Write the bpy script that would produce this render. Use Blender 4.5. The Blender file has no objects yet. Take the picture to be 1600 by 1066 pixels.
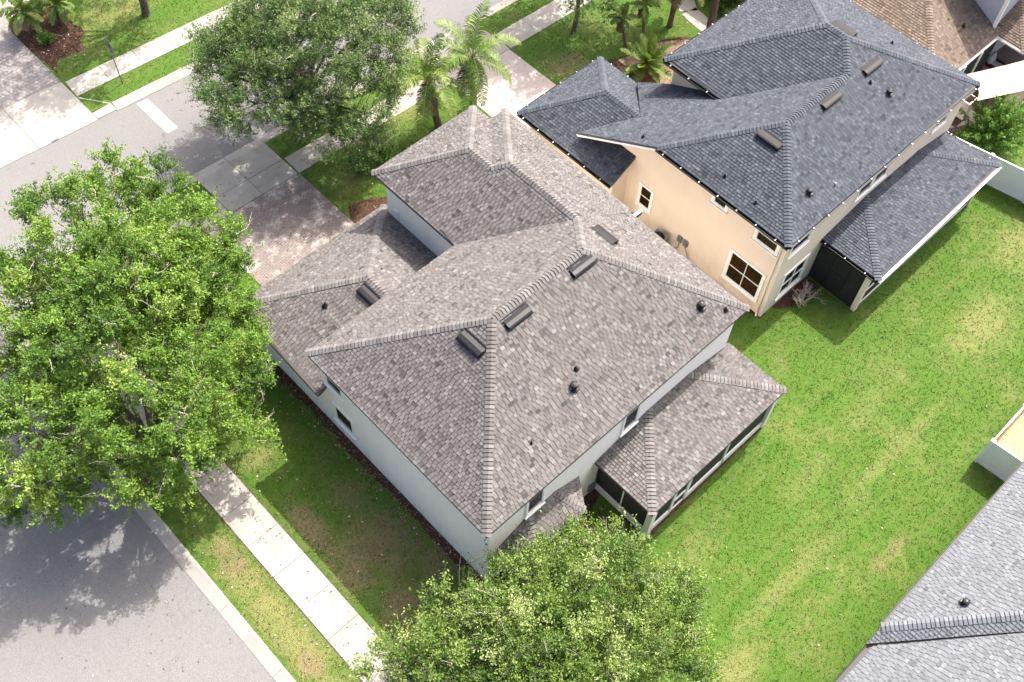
import bpy, math, random
import numpy as np
from mathutils import Vector, Matrix
sc = bpy.context.scene
C = sc.collection
rnd = random.Random(7)
R = math.radians

# ------------------------------------------------------------------ camera
YAW, PITCH, ROLL = 0.8096036, 1.0053074, 0.0593256
fwd0 = Vector((math.sin(YAW), math.cos(YAW), 0)); rt = Vector((math.cos(YAW), -math.sin(YAW), 0)); up0 = Vector((0, 0, 1))
fw = fwd0*math.cos(PITCH) - up0*math.sin(PITCH)
u2 = rt.cross(fw)
cr = rt*math.cos(ROLL) + u2*math.sin(ROLL); cu = -rt*math.sin(ROLL) + u2*math.cos(ROLL)
cd = bpy.data.cameras.new("camera"); cam = bpy.data.objects.new("camera", cd); C.objects.link(cam)
cam.matrix_world = Matrix(((cr.x, cu.x, -fw.x, -9.6935), (cr.y, cu.y, -fw.y, -19.6944), (cr.z, cu.z, -fw.z, 39.7081), (0, 0, 0, 1)))
cd.sensor_width = 36; cd.lens = 1689.695*36/1600; cd.clip_end = 2000
sc.camera = cam

# ------------------------------------------------------------------ light
w = bpy.data.worlds.new("World"); sc.world = w; w.use_nodes = True
nt = w.node_tree; nt.nodes.clear()
sky = nt.nodes.new("ShaderNodeTexSky"); sky.sky_type = 'NISHITA'; sky.sun_disc = False
SUN = Vector((0.655, 0.07, 1)).normalized()
sky.sun_elevation = math.asin(SUN.z); sky.sun_rotation = math.atan2(SUN.x, SUN.y)
sky.air_density = 1.0; sky.dust_density = 8.0; sky.ozone_density = 1.0
bg = nt.nodes.new("ShaderNodeBackground"); bg.inputs[1].default_value = 0.15
wo = nt.nodes.new("ShaderNodeOutputWorld")
nt.links.new(sky.outputs[0], bg.inputs[0]); nt.links.new(bg.outputs[0], wo.inputs[0])
sd = bpy.data.lights.new("sun", 'SUN'); sd.energy = 3.2; sd.angle = R(0.5); sd.color = (1, .955, .88)
so = bpy.data.objects.new("sun", sd); C.objects.link(so); so.location = (0, 0, 60)
so.rotation_euler = SUN.to_track_quat('Z', 'Y').to_euler()
sc.view_settings.view_transform = 'Standard'; sc.view_settings.look = 'None'
sc.view_settings.exposure = 1.36; sc.view_settings.gamma = 1
try:
    sc.cycles.max_bounces = 6; sc.cycles.transparent_max_bounces = 8; sc.cycles.caustics_reflective = False
except Exception: pass

X = Vector((1, 0, 0)); Y = Vector((0, 1, 0)); Z = Vector((0, 0, 1))
# ------------------------------------------------------------------ node helpers
class N:
    def __init__(s, name):
        s.m = bpy.data.materials.new(name); s.m.use_nodes = True; s.t = s.m.node_tree
        s.b = s.t.nodes["Principled BSDF"]; s.out = s.t.nodes["Material Output"]
    def n(s, typ, **kw):
        o = s.t.nodes.new("ShaderNode"+typ)
        for k, v in kw.items():
            if k.startswith('i_'):
                k = k[2:]; k = int(k) if k.isdigit() else k.replace('_', ' ')
                if isinstance(v, bpy.types.NodeSocket): s.t.links.new(v, o.inputs[k])
                else: o.inputs[k].default_value = v
            else: setattr(o, k, v)
        return o
    def L(s, a, b): s.t.links.new(a, b)
    def ramp(s, fac, stops, interp='LINEAR'):
        r = s.n("ValToRGB"); r.color_ramp.interpolation = interp
        e = r.color_ramp.elements
        while len(e) < len(stops): e.new(0.5)
        for i, (p, c) in enumerate(stops):
            e[i].position = p; e[i].color = (c[0], c[1], c[2], 1) if len(c) == 3 else c
        s.L(fac, r.inputs[0]); return r.outputs[0]
    def noise(s, scale, detail=4, rough=.55, vec=None, dist=0):
        o = s.n("TexNoise"); o.inputs['Scale'].default_value = scale; o.inputs['Detail'].default_value = detail
        o.inputs['Roughness'].default_value = rough; o.inputs['Distortion'].default_value = dist
        if vec is not None: s.L(vec, o.inputs['Vector'])
        return o.outputs['Fac']
    def pos(s, scale=None):
        g = s.n("NewGeometry").outputs['Position']
        if scale is None: return g
        mp = s.n("Mapping"); mp.inputs['Scale'].default_value = scale; s.L(g, mp.inputs['Vector']); return mp.outputs[0]
    def mix(s, fac, a, b, blend='MIX'):
        o = s.n("Mix"); o.data_type = 'RGBA'; o.blend_type = blend
        for v, i in ((fac, 0), (a, 6), (b, 7)):
            if isinstance(v, bpy.types.NodeSocket): s.L(v, o.inputs[i])
            else: o.inputs[i].default_value = v if i == 0 else (v[0], v[1], v[2], 1)
        return o.outputs[2]
    def math(s, op, a, b=None, c=None):
        o = s.n("Math"); o.operation = op
        for i, v in enumerate((a, b, c)):
            if v is None: continue
            if isinstance(v, bpy.types.NodeSocket): s.L(v, o.inputs[i])
            else: o.inputs[i].default_value = v
        return o.outputs[0]
    def bump(s, h, strength=.3, dist=.02):
        o = s.n("Bump"); o.inputs['Strength'].default_value = strength; o.inputs['Distance'].default_value = dist
        s.L(h, o.inputs['Height']); s.L(o.outputs[0], s.b.inputs['Normal']); return o
    def col(s, c):
        if isinstance(c, bpy.types.NodeSocket): s.L(c, s.b.inputs['Base Color'])
        else: s.b.inputs['Base Color'].default_value = (c[0], c[1], c[2], 1)
    def set(s, rough=.8, metal=0, spec=.3):
        s.b.inputs['Roughness'].default_value = rough; s.b.inputs['Metallic'].default_value = metal
        s.b.inputs['Specular IOR Level'].default_value = spec; return s.m
    def attr(s, name='tone'):
        a = s.n("Attribute"); a.attribute_name = name; return a.outputs['Fac']
    def sep(s, v):
        o = s.n("SeparateXYZ"); s.L(v, o.inputs[0]); return o.outputs

def plain(name, c, rough=.7, metal=0, spec=.3, var=.06, scale=3.0):
    k = N(name); f = k.noise(scale, 5, .6, k.pos())
    lo = [x*(1-var*2) for x in c]; hi = [min(1, x*(1+var*2)) for x in c]
    k.col(k.ramp(f, [(.3, lo), (.7, hi)])); return k.set(rough, metal, spec)

def shingle(name, stops, stain=(.2, .18, .17)):
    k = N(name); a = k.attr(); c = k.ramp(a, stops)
    n1 = k.noise(60, 3, .7, k.pos()); c = k.mix(.35, c, k.ramp(n1, [(.25, (.35, .35, .35)), (.75, (.75, .75, .75))]), 'OVERLAY')
    n2 = k.noise(.35, 4, .6, k.pos()); c = k.mix(k.ramp(n2, [(.5, (0, 0, 0)), (.8, (.22, .22, .22))]), c, stain)
    k.col(c); k.bump(k.noise(90, 3, .8, k.pos()), .35, .01); return k.set(.93, 0, .15)

M = {}
M['shA'] = shingle('weathered_shingle', [(0, (.05, .047, .046)), (.25, (.085, .079, .077)), (.42, (.113, .106, .103)), (.56, (.124, .11, .106)), (.68, (.137, .129, .126)), (.82, (.15, .144, .142)), (1, (.185, .178, .173))], (.098, .09, .087))
M['shB'] = shingle('slate_shingle', [(0, (.03, .034, .042)), (.3, (.05, .056, .068)), (.6, (.067, .075, .09)), (.85, (.083, .092, .108)), (1, (.1, .109, .125))], (.056, .062, .075))
M['shC'] = shingle('brown_shingle', [(0, (.075, .058, .045)), (.3, (.125, .097, .076)), (.6, (.165, .13, .103)), (1, (.215, .173, .138))])
M['shD'] = shingle('silver_shingle', [(0, (.085, .091, .102)), (.3, (.122, .129, .142)), (.65, (.15, .158, .173)), (1, (.185, .193, .21))], (.125, .131, .144))
M['deck'] = plain('roof_underlay', (.1, .095, .09), .95)
M['white'] = plain('white_paint', (.86, .835, .79), .55, var=.02)
M['vinyl'] = plain('white_vinyl', (.8, .82, .82), .4, var=.015)
M['black'] = plain('black_metal', (.016, .016, .018), .45, .3)
M['pipe'] = plain('dark_vent_metal', (.022, .022, .023), .35, .2)
M['bronze'] = plain('dark_bronze', (.02, .018, .0175), .6, .0)

def stucco(name, c, dirt):
    k = N(name); f = k.noise(1.2, 5, .6, k.pos()); z = k.sep(k.pos())[2]
    f2 = k.noise(3, 5, .7, k.pos((1, 1, .25)))
    base = k.ramp(f, [(.3, [x*.95 for x in c]), (.7, c)])
    g = k.math('MULTIPLY', k.ramp(f2, [(.42, (0, 0, 0)), (.75, (1, 1, 1))]), k.ramp(k.math('DIVIDE', z, 1.2), [(0, (.8, .8, .8)), (1, (.08, .08, .08))]))
    k.col(k.mix(g, base, dirt)); k.bump(k.noise(45, 4, .7, k.pos()), .25, .01); return k.set(.85)
M['stW'] = stucco('white_stucco', (.9, .855, .795), (.5, .47, .44))
M['stB'] = stucco('beige_stucco', (.78, .63, .5), (.5, .37, .27))
M['stT'] = stucco('pale_tan_stucco', (.78, .66, .53), (.4, .33, .26))
M['stG'] = stucco('grey_blue_stucco', (.4, .42, .48), (.3, .3, .33))

def glass(name, c, rough=.06):
    k = N(name); k.col(k.ramp(k.noise(1.5, 2, .5, k.pos()), [(.35, [x*.7 for x in c]), (.65, [x*1.3 for x in c])])); return k.set(rough, 0, .5)
M['glass'] = glass('dark_window_glass', (.012, .016, .018))
M['glassBr'] = glass('brown_blind_glass', (.03, .011, .005), .12)
M['screen'] = glass('insect_screen', (.028, .026, .025), .85)
M['screenD'] = glass('dark_insect_screen', (.012, .012, .013), .85)

def grass(name, blades=False):
    k = N(name); P = k.pos(); xyz = k.sep(P)
    f1 = k.noise(26, 6, .72, P); f2 = k.noise(.45, 5, .6, P); f3 = k.noise(2.3, 5, .65, P); f4 = k.noise(9, 4, .7, P)
    if blades: f1 = k.attr()
    base = k.ramp(f1, [(.2, (.026, .058, .008)), (.42, (.046, .094, .011)), (.6, (.07, .131, .017)), (.82, (.135, .205, .042))])
    yel = k.ramp(f1, [(.25, (.068, .072, .02)), (.5, (.15, .157, .05)), (.75, (.31, .305, .135))])
    m1 = k.math('ADD', k.math('MULTIPLY', f2, .62), k.math('MULTIPLY', f3, .38))
    m = k.ramp(m1, [(.49, (0, 0, 0)), (.63, (.5, .5, .5)), (.76, (.9, .9, .9))])
    # worn spots that the real lawn has, each a soft disc with a ragged rim
    def disc(x, y, rx, ry, hard=1.0):
        dx = k.math('DIVIDE', k.math('SUBTRACT', xyz[0], x), rx); dy = k.math('DIVIDE', k.math('SUBTRACT', xyz[1], y), ry)
        d = k.math('SQRT', k.math('ADD', k.math('MULTIPLY', dx, dx), k.math('MULTIPLY', dy, dy)))
        d = k.math('ADD', d, k.math('MULTIPLY', k.math('SUBTRACT', f3, .5), 1.6)); d = k.math('ADD', d, k.math('MULTIPLY', k.math('SUBTRACT', f4, .5), 1.3))
        return k.ramp(d, [(.35, (hard,)*3), (1.0, (0, 0, 0))])
    dry = m
    for a in DRY: dry = k.math('MAXIMUM', dry, disc(*a[:4], (a[4] if len(a) > 4 else .8)))
    st = k.noise(1.0, 4, .6, k.pos((.07, 2.4, 1)))
    dry = k.math('MAXIMUM', dry, k.ramp(st, [(.52, (0, 0, 0)), (.75, (.38, .38, .38))]))
    c = k.mix(dry, base, yel)
    dead = None
    for a in DEAD:
        q = disc(*a); dead = q if dead is None else k.math('MAXIMUM', dead, q)
    brown = k.ramp(f1, [(.3, (.075, .048, .026)), (.55, (.21, .15, .09)), (.78, (.4, .31, .21))])
    c = k.mix(k.math('MULTIPLY', dead, k.ramp(f4, [(.35, (1, 1, 1)), (.65, (.45, .45, .45))])), c, brown)
    dark = k.ramp(k.noise(.9, 5, .6, k.pos((1, 1, 1)), 0.4), [(.3, (.5, .5, .5)), (.5, (0, 0, 0))])
    c = k.mix(dark, c, k.ramp(f1, [(.3, (.018, .055, .005)), (.7, (.085, .2, .02))]))
    k.col(c); (None if blades else k.bump(k.math('ADD', f1, k.math('MULTIPLY', f4, .8)), 0.6, .04)); return k.set(.8, 0, .15)
DRY = [(30, -14.6, 2.6, 1.6), (24.5, -15.8, 3, 1.4, .8), (-6.3, -6, 1.1, 6.5, 1.0), (-6.0, -1.5, .5, 1.0, .9), (8.5, -17.4, 4.5, .55, .55), (16.5, -16.9, 4.5, .4, .55), (3.5, -18.2, 3.5, 1.1, .9), (12.5, -15.2, 1.6, .8, .35), (9, 9.4, 1.3, 1.0, .8), (14, 11, 2, 1, .7), (7.5, 27, 3, 1.5, .9), (-2.9, .6, 1.2, .6, .8), (27, 8.6, 1.4, .8, .7), (17.5, -14.8, 2.6, .7, .35)]
DEAD = [(-1.5, -5.6, 1.5, 2.2, .95), (-3.2, -3.2, .7, 1.6, .95), (-6.2, -2.3, .7, 1.2, .8), (-.6, -7.8, 1.0, 1.3, .8), (22.4, 8.1, 1.4, .9, .8), (12.6, -19.4, 1.6, .35, .6), (-2.5, -8.5, 1.4, 1.6, .95), (-3.0, -5.5, 1.0, 1.6, .95), (-1.2, -3.2, 1.0, 1.0, .6), (-6.4, -7.5, .5, .9, .8), (8.2, 7.6, 1.2, .8, .9)]
M['grass'] = grass('lawn_grass'); M['blade'] = grass('grass_blade', True)

def asphalt():
    k = N('asphalt'); P = k.pos(); f = k.noise(38, 6, .85, P); g = k.noise(.5, 5, .6, P); h = k.noise(6, 4, .7, P)
    c = k.ramp(f, [(.3, (.055, .054, .054)), (.5, (.158, .154, .153)), (.68, (.285, .279, .277))])
    c = k.mix(k.ramp(g, [(.35, (0, 0, 0)), (.7, (.35, .35, .35))]), c, (.165, .16, .158))
    c = k.mix(k.ramp(h, [(.62, (0, 0, 0)), (.75, (.3, .3, .3))]), c, (.14, .136, .134))
    vo = k.n("TexVoronoi"); vo.inputs['Scale'].default_value = .55; k.L(P, vo.inputs['Vector'])
    c = k.mix(k.ramp(vo.outputs['Distance'], [(.02, (.75, .75, .75)), (.075, (0, 0, 0))]), c, (.045, .044, .043))
    vc = k.n("TexVoronoi"); vc.feature = 'DISTANCE_TO_EDGE'; vc.inputs['Scale'].default_value = .16; 
    nn = k.n("TexNoise"); nn.inputs['Scale'].default_value = 1.3; nn.inputs['Detail'].default_value = 5; k.L(P, nn.inputs['Vector'])
    vm = k.n("VectorMath"); vm.operation = 'ADD'; k.L(P, vm.inputs[0]); k.L(nn.outputs['Color'], vm.inputs[1]); k.L(vm.outputs[0], vc.inputs['Vector'])
    c = k.mix(k.ramp(vc.outputs['Distance'], [(.0012, (.22, .22, .22)), (.004, (0, 0, 0))]), c, (.07, .068, .066))
    k.col(c); k.bump(f, .5, .012); return k.set(.9, 0, .2)
M['asphalt'] = asphalt()

def concrete(name, c, joint=None, stain=.35):
    k = N(name); P = k.pos(); f = k.noise(40, 5, .75, P); g = k.noise(.9, 6, .65, P); h = k.noise(3.2, 5, .7, P)
    b = k.ramp(f, [(.3, [x*.86 for x in c]), (.6, c), (.8, [min(1, x*1.08) for x in c])])
    b = k.mix(k.ramp(g, [(.45, (0, 0, 0)), (.8, (stain,)*3)]), b, [c[0]*.66, c[1]*.63, c[2]*.58])
    b = k.mix(k.ramp(h, [(.6, (0, 0, 0)), (.78, (stain*.8,)*3)]), b, [c[0]*.6, c[1]*.58, c[2]*.54])
    k.col(b); k.bump(f, .3, .008); return k.set(.9, 0, .2)
M['conc'] = concrete('concrete', (.345, .322, .29), stain=.7)
M['kerb'] = concrete('kerb_concrete', (.32, .302, .275), stain=.7)
M['gutter'] = concrete('gutter_concrete', (.29, .275, .257), stain=.7)
M['joint'] = plain('joint_dirt', (.12, .105, .09), .95)
M['paint'] = plain('road_paint', (.8, .8, .8), .6, var=.04, scale=9)

def pavers():
    k = N('brick_pavers'); P = k.pos(); br = k.n("TexBrick"); k.L(P, br.inputs['Vector'])
    br.offset = .5; br.inputs['Scale'].default_value = 1; br.inputs['Brick Width'].default_value = .24; br.inputs['Row Height'].default_value = .12
    br.inputs['Mortar Size'].default_value = .009; br.inputs['Color1'].default_value = (.225, .18, .168, 1); br.inputs['Color2'].default_value = (.165, .148, .145, 1)
    br.inputs['Mortar'].default_value = (.1, .085, .075, 1); br.inputs['Bias'].default_value = 0
    w1 = k.noise(1.1, 6, .7, P); c = k.mix(k.ramp(w1, [(.5, (0, 0, 0)), (.68, (.75, .75, .75))]), br.outputs[0], (.5, .45, .42))
    c = k.mix(.25, c, k.ramp(k.noise(50, 4, .7, P), [(.3, (.2, .2, .2)), (.7, (.8, .8, .8))]), 'OVERLAY')
    k.col(c); k.bump(br.outputs['Fac'], -.5, .01); return k.set(.9, 0, .2)
M['paver'] = pavers()
def pavers2():
    k = N('pale_pavers'); P = k.pos(); br = k.n("TexBrick"); k.L(P, br.inputs['Vector'])
    br.offset = .5; br.inputs['Scale'].default_value = 1; br.inputs['Brick Width'].default_value = .24; br.inputs['Row Height'].default_value = .12
    br.inputs['Mortar Size'].default_value = .007; br.inputs['Color1'].default_value = (.43, .365, .335, 1); br.inputs['Color2'].default_value = (.36, .315, .295, 1)
    br.inputs['Mortar'].default_value = (.3, .26, .23, 1)
    w1 = k.noise(1.6, 6, .7, P); c = k.mix(k.ramp(w1, [(.5, (0, 0, 0)), (.7, (.5, .5, .5))]), br.outputs[0], (.48, .44, .41))
    k.col(c); return k.set(.9, 0, .2)
M['paver2'] = pavers2()

def pavers3():
    k = N('grey_pavers'); P = k.pos(); br = k.n("TexBrick"); k.L(P, br.inputs['Vector'])
    br.offset = .5; br.inputs['Scale'].default_value = 1; br.inputs['Brick Width'].default_value = .22; br.inputs['Row Height'].default_value = .22
    br.inputs['Mortar Size'].default_value = .01; br.inputs['Color1'].default_value = (.26, .235, .225, 1); br.inputs['Color2'].default_value = (.195, .18, .177, 1)
    br.inputs['Mortar'].default_value = (.12, .105, .1, 1); br.inputs['Bias'].default_value = -.1
    w1 = k.noise(4.5, 4, .7, P); c = k.mix(k.ramp(w1, [(.6, (0, 0, 0)), (.7, (.6, .6, .6))]), br.outputs[0], (.1, .09, .095))
    k.col(c); return k.set(.9, 0, .2)
M['paver3'] = pavers3()
def mulch(name, a, b, c):
    k = N(name); P = k.pos(); f = k.noise(34, 6, .8, P); v = k.n("TexVoronoi"); v.inputs['Scale'].default_value = 22; k.L(P, v.inputs['Vector'])
    k.col(k.mix(.5, k.ramp(f, [(.3, a), (.55, b), (.75, c)]), k.mix(k.sep(v.outputs['Color'])[0], a, c))); k.bump(f, 1, .05); return k.set(.95, 0, .1)
M['mulch'] = mulch('bark_mulch', (.02, .011, .007), (.065, .033, .022), (.17, .1, .072))
M['straw'] = mulch('tan_wood_chips', (.3, .19, .1), (.52, .36, .22), (.72, .58, .42))
M['pine'] = mulch('pine_straw', (.09, .055, .038), (.22, .145, .105), (.42, .31, .24))
M['dirt'] = mulch('bare_dirt', (.05, .04, .028), (.11, .085, .06), (.2, .16, .12))

def leaf(name, stops, trans=(.25, .4, .06), tw=.35):
    k = N(name); c = k.ramp(k.attr(), stops); k.col(c); k.set(.5, 0, .35)
    t = k.n("BsdfTranslucent"); k.L(k.mix(.5, c, trans), t.inputs[0])
    mx = k.n("MixShader"); mx.inputs[0].default_value = tw; k.L(k.b.outputs[0], mx.inputs[1]); k.L(t.outputs[0], mx.inputs[2]); k.L(mx.outputs[0], k.out.inputs[0])
    return k.m
M['leafA'] = leaf('oak_leaves', [(0, (0.0508, 0.1105, 0.0138)), (.4, (0.1087, 0.208, 0.0253)), (.75, (0.1812, 0.299, 0.0414)), (1, (0.3045, 0.416, 0.0805))])
M['leafB'] = leaf('olive_leaves', [(0, (.04, .085, .02)), (.4, (.092, .16, .038)), (.75, (.155, .235, .065)), (1, (.29, .36, .15))], (.2, .3, .08), .3)
M['leafC'] = leaf('young_leaves', [(0, (.045, .1, .015)), (.4, (.11, .19, .032)), (.75, (.2, .29, .062)), (1, (.38, .44, .17))])
M['frond'] = leaf('palm_fronds', [(0, (.035, .08, .014)), (.45, (.11, .19, .03)), (.8, (.24, .31, .07)), (1, (.42, .42, .18))])
M['frondD'] = leaf('dead_fronds', [(0, (.06, .04, .025)), (.5, (.16, .11, .07)), (1, (.33, .25, .17))], (.3, .2, .1), .2)
M['leafD'] = leaf('shrub_leaves', [(0, (.03, .085, .012)), (.5, (.075, .18, .022)), (1, (.19, .32, .06))])
M['flower'] = leaf('red_flowers', [(0, (.25, .02, .02)), (1, (.55, .08, .05))], (.5, .1, .05))
def bark(name, a, b):
    k = N(name); P = k.pos((1, 1, .3)); f = k.noise(14, 6, .7, P); k.col(k.ramp(f, [(.3, a), (.7, b)])); k.bump(f, .8, .04); return k.set(.95, 0, .1)
M['bark'] = bark('oak_bark', (.05, .04, .032), (.17, .145, .12))
M['barkP'] = bark('palm_bark', (.07, .05, .035), (.2, .15, .11))
M['twig'] = bark('bare_twigs', (.3, .26, .21), (.55, .49, .41))
M['sail'] = plain('cream_canvas', (.5, .425, .3), .85, var=.02, scale=.6)
M['steel'] = plain('grey_steel', (.2, .215, .225), .5, .4)
M['red'] = plain('red_paint', (.5, .03, .03), .5)
M['pink'] = plain('pink_cushion', (.5, .22, .2), .9)
M['greyC'] = plain('grey_cushion', (.35, .33, .36), .9)
M['shdark'] = plain('dark_patio', (.09, .07, .06), .9)
M['soil'] = M['dirt']

# ------------------------------------------------------------------ mesh helpers
class MB:
    def __init__(s): s.v = []; s.f = []; s.m = []; s.t = []
    def face(s, pts, mi=0, tone=.5):
        i = len(s.v); s.v += [tuple(p) for p in pts]; s.f.append(tuple(range(i, i+len(pts)))); s.m.append(mi); s.t.append(tone)
    def box(s, a, b, mi=0, tone=.5):
        x0, y0, z0 = a; x1, y1, z1 = b
        p = [(x0, y0, z0), (x1, y0, z0), (x1, y1, z0), (x0, y1, z0), (x0, y0, z1), (x1, y0, z1), (x1, y1, z1), (x0, y1, z1)]
        i = len(s.v); s.v += p
        for q in ((0, 3, 2, 1), (4, 5, 6, 7), (0, 1, 5, 4), (1, 2, 6, 5), (2, 3, 7, 6), (3, 0, 4, 7)):
            s.f.append(tuple(i+j for j in q)); s.m.append(mi); s.t.append(tone)
    def prism(s, pts, dz, mi=0, tone=.5):
        n = len(pts); i = len(s.v)
        s.v += [tuple(p) for p in pts] + [(p[0], p[1], p[2]+dz) for p in pts]
        a = tuple(range(i, i+n)); b = tuple(range(i+n, i+2*n))
        s.f += [a, b[::-1]]; s.m += [mi]*2; s.t += [tone]*2
        for j in range(n):
            s.f.append((i+j, i+n+j, i+n+(j+1) % n, i+(j+1) % n)); s.m.append(mi); s.t.append(tone)
    def tube(s, pts, rads, n=6, mi=0, tone=.5, cap=True):
        pts = [Vector(p) for p in pts]; i0 = len(s.v); prev = None
        for k, p in enumerate(pts):
            d = (pts[min(k+1, len(pts)-1)] - pts[max(k-1, 0)])
            d = d.normalized() if d.length > 1e-9 else Vector((0, 0, 1))
            if prev is None: x = d.orthogonal().normalized()
            else:
                x = prev - d*prev.dot(d); x = x.normalized() if x.length > 1e-6 else d.orthogonal().normalized()
            prev = x; y = d.cross(x)
            for j in range(n):
                a = 2*math.pi*j/n; s.v.append(tuple(p + (x*math.cos(a) + y*math.sin(a))*rads[k]))
        for k in range(len(pts)-1):
            for j in range(n):
                a = i0+k*n+j; b = i0+k*n+(j+1) % n; s.f.append((a, b, b+n, a+n)); s.m.append(mi); s.t.append(tone)
        if cap:
            s.f.append(tuple(i0+j for j in range(n))[::-1]); s.f.append(tuple(i0+(len(pts)-1)*n+j for j in range(n))); s.m += [mi]*2; s.t += [tone]*2
    def beam(s, a, b, wid, hgt, mi=0, tone=.5):
        a = Vector(a); b = Vector(b); d = (b-a).normalized()
        x = d.cross(Vector((0, 0, 1))); x = x.normalized() if x.length > 1e-5 else Vector((1, 0, 0)); y = x.cross(d)
        x *= wid/2; y *= hgt/2; i = len(s.v)
        for p in (a, b): s.v += [tuple(p-x-y), tuple(p+x-y), tuple(p+x+y), tuple(p-x+y)]
        for q in ((0, 1, 2, 3), (7, 6, 5, 4), (0, 4, 5, 1), (1, 5, 6, 2), (2, 6, 7, 3), (3, 7, 4, 0)):
            s.f.append(tuple(i+j for j in q)); s.m.append(mi); s.t.append(tone)
    def mesh(s, name, mats):
        me = bpy.data.meshes.new(name)
        me.from_pydata(s.v, [], s.f)
        for m in (mats if isinstance(mats, (list, tuple)) else [mats]): me.materials.append(m)
        me.polygons.foreach_set('material_index', s.m)
        at = me.attributes.new('tone', 'FLOAT', 'FACE'); at.data.foreach_set('value', s.t)
        me.update(); return me
    def build(s, name, mats, parent=None, **kw):
        o = bpy.data.objects.new(name, s.mesh(name, mats)); C.objects.link(o)
        if parent is not None:
            o.parent = parent; bpy_off = parent_world(parent); o.location = -bpy_off
        for k, v in kw.items(): o[k] = v
        return o
def parent_world(o):
    v = Vector(o.location)
    while o.parent is not None: o = o.parent; v += Vector(o.location)
    return v
def thing(name, label, cat, loc=(0, 0, 0), group=None):
    o = bpy.data.objects.new(name, None); C.objects.link(o); o.location = loc; o.empty_display_size = .3
    o['label'] = label; o['category'] = cat
    if group: o['group'] = group
    return o
def tag(o, label, cat, group=None):
    o['label'] = label; o['category'] = cat
    if group: o['group'] = group
    return o
def struct(name, mb, mats):
    o = mb.build(name, mats); o['kind'] = 'structure'; return o

# ------------------------------------------------------------------ ground
def fan(mb, pts, z, mi=0):
    mb.face([(p[0], p[1], z) for p in pts], mi)
g = MB(); fan(g, [(-250, -250), (250, -250), (250, 250), (-250, 250)], -.2); struct('ground', g, M['dirt'])
yk = lambda x: 14.45-.045*x           # back of the near kerb of the upper road
yf = lambda x: 21.55-.07*x            # back of its far kerb
g = MB(); fan(g, [(-60, yk(-60)-.5), (140, yk(140)-.5), (140, yf(140)+.6), (-60, yf(-60)+.6)], -.1); struct('upper_road', g, M['asphalt'])
g = MB(); fan(g, [(-40, -120), (-6.9, -120), (-6.9, 9.6), (-5.2, 13.2), (-2.2, 14.9), (-2.2, 15.2), (-40, 16.6)], -.096); struct('side_road', g, M['asphalt'])
arc = [(-2.2-5.0*math.cos(a), 9.55+5.0*math.sin(a)) for a in [R(t) for t in range(0, 91, 10)]]
# lawn block that carries the houses: one sheet with a real 0.1 m edge
blk = [(-7.2, -120)] + arc + [(140, yk(140)), (140, -120)]
def slab(mb, pts, z0, z1):
    n = len(pts); mb.face([(p[0], p[1], z1) for p in pts][::-1])
    for j in range(n):
        a = pts[j]; b = pts[(j+1) % n]; mb.face([(a[0], a[1], z0), (a[0], a[1], z1), (b[0], b[1], z1), (b[0], b[1], z0)])
g = MB(); slab(g, blk, -.19, 0); struct('house_lawn', g, M['grass'])
g = MB(); slab(g, [(-60, yf(-60)), (-60, 150), (140, 150), (140, yf(140))], -.19, 0); struct('far_lawn', g, M['grass'])
# kerbs: sloped concrete with a gutter pan in front
def kerb(mb, line, sgn, wk=.2, wg=.33, gi=1):
    for (a, b) in zip(line[:-1], line[1:]):
        a = Vector((a[0], a[1])); b = Vector((b[0], b[1])); L = (b-a).length; n = max(1, int(L/3.05)); d = (b-a)/n; q = Vector((-d.y, d.x)).normalized()*sgn
        for i in range(n):
            p0 = a+d*i+d.normalized()*.012; p1 = a+d*(i+1)
            e = [(p+q*t) for t in (0, wk*.5, wk, wk+wg) for p in (p0, p1)]
            zz = [.012, .012, -.02, -.08]
            P = [(v.x, v.y, zz[j//2]) for j, v in enumerate(e)]
            for j, m in ((0, 0), (2, 0), (4, gi)):
                mb.face([P[j], P[j+1], P[j+3], P[j+2]], m)
            mb.face([P[0], P[1], (P[1][0], P[1][1], -.1), (P[0][0], P[0][1], -.1)], 0)
g = MB(); kerb(g, [(-7.2, -120), (-7.2, -20), (-7.2, 9.5)]+arc[1:]+[(4, yk(4))], 1)
struct('side_kerb', g, [M['kerb'], M['gutter']])
g = MB(); kerb(g, [(7.45, yk(7.45)), (16.9, yk(16.9))], 1, .2, .35); kerb(g, [(21.2, yk(21.2)), (90, yk(90))], 1, .2, .35)
kerb(g, [(90, yf(90)), (3.5, yf(3.5))], 1, .2, .38); struct('road_kerb', g, [M['kerb'], M['gutter']])
g = MB()
def slabs(mb, p0, p1, wid, n, gap=.018, z=.03):
    p0 = Vector(p0); p1 = Vector(p1); d = (p1-p0)/n; q = Vector((-d.y, d.x)).normalized()*wid; e = d.normalized()*gap/2
    for i in range(n):
        a = p0+d*i+e; b = p0+d*(i+1)-e; rr = rnd.uniform(-.003, .003)
        slab(mb, [tuple(a), tuple(a+q), tuple(b+q), tuple(b)], 0, z+rr)
# side walk along the side road
slabs(g, (-4.0, -40), (-4.0, 9.2), 1.45, 30); g2 = MB()
ys = lambda x: 11.75-.04*x
slabs(g, (7.55, ys(7.55)), (16.9, ys(16.9)), 1.2, 6); slabs(g, (21.0, ys(21)), (60, ys(60)), 1.3, 20)
yo = lambda x: 22.95-.07*x
slabs(g, (2.45, yo(2.45)), (60, yo(60)), 1.25, 31)
slabs(g, (-4.0, 10.2), (2.2, ys(2.2)), 1.3, 4)
struct('sidewalk', g, M['conc'])
g = MB()
for pts in ([(-5.5, -40), (-5.44, -40), (-5.44, 9), (-5.5, 9)], [(-4.03, -40), (-3.95, -40), (-3.95, 9), (-4.03, 9)]): fan(g, pts, .006)
struct('sidewalk_edge_soil', g, M['dirt'])
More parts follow.
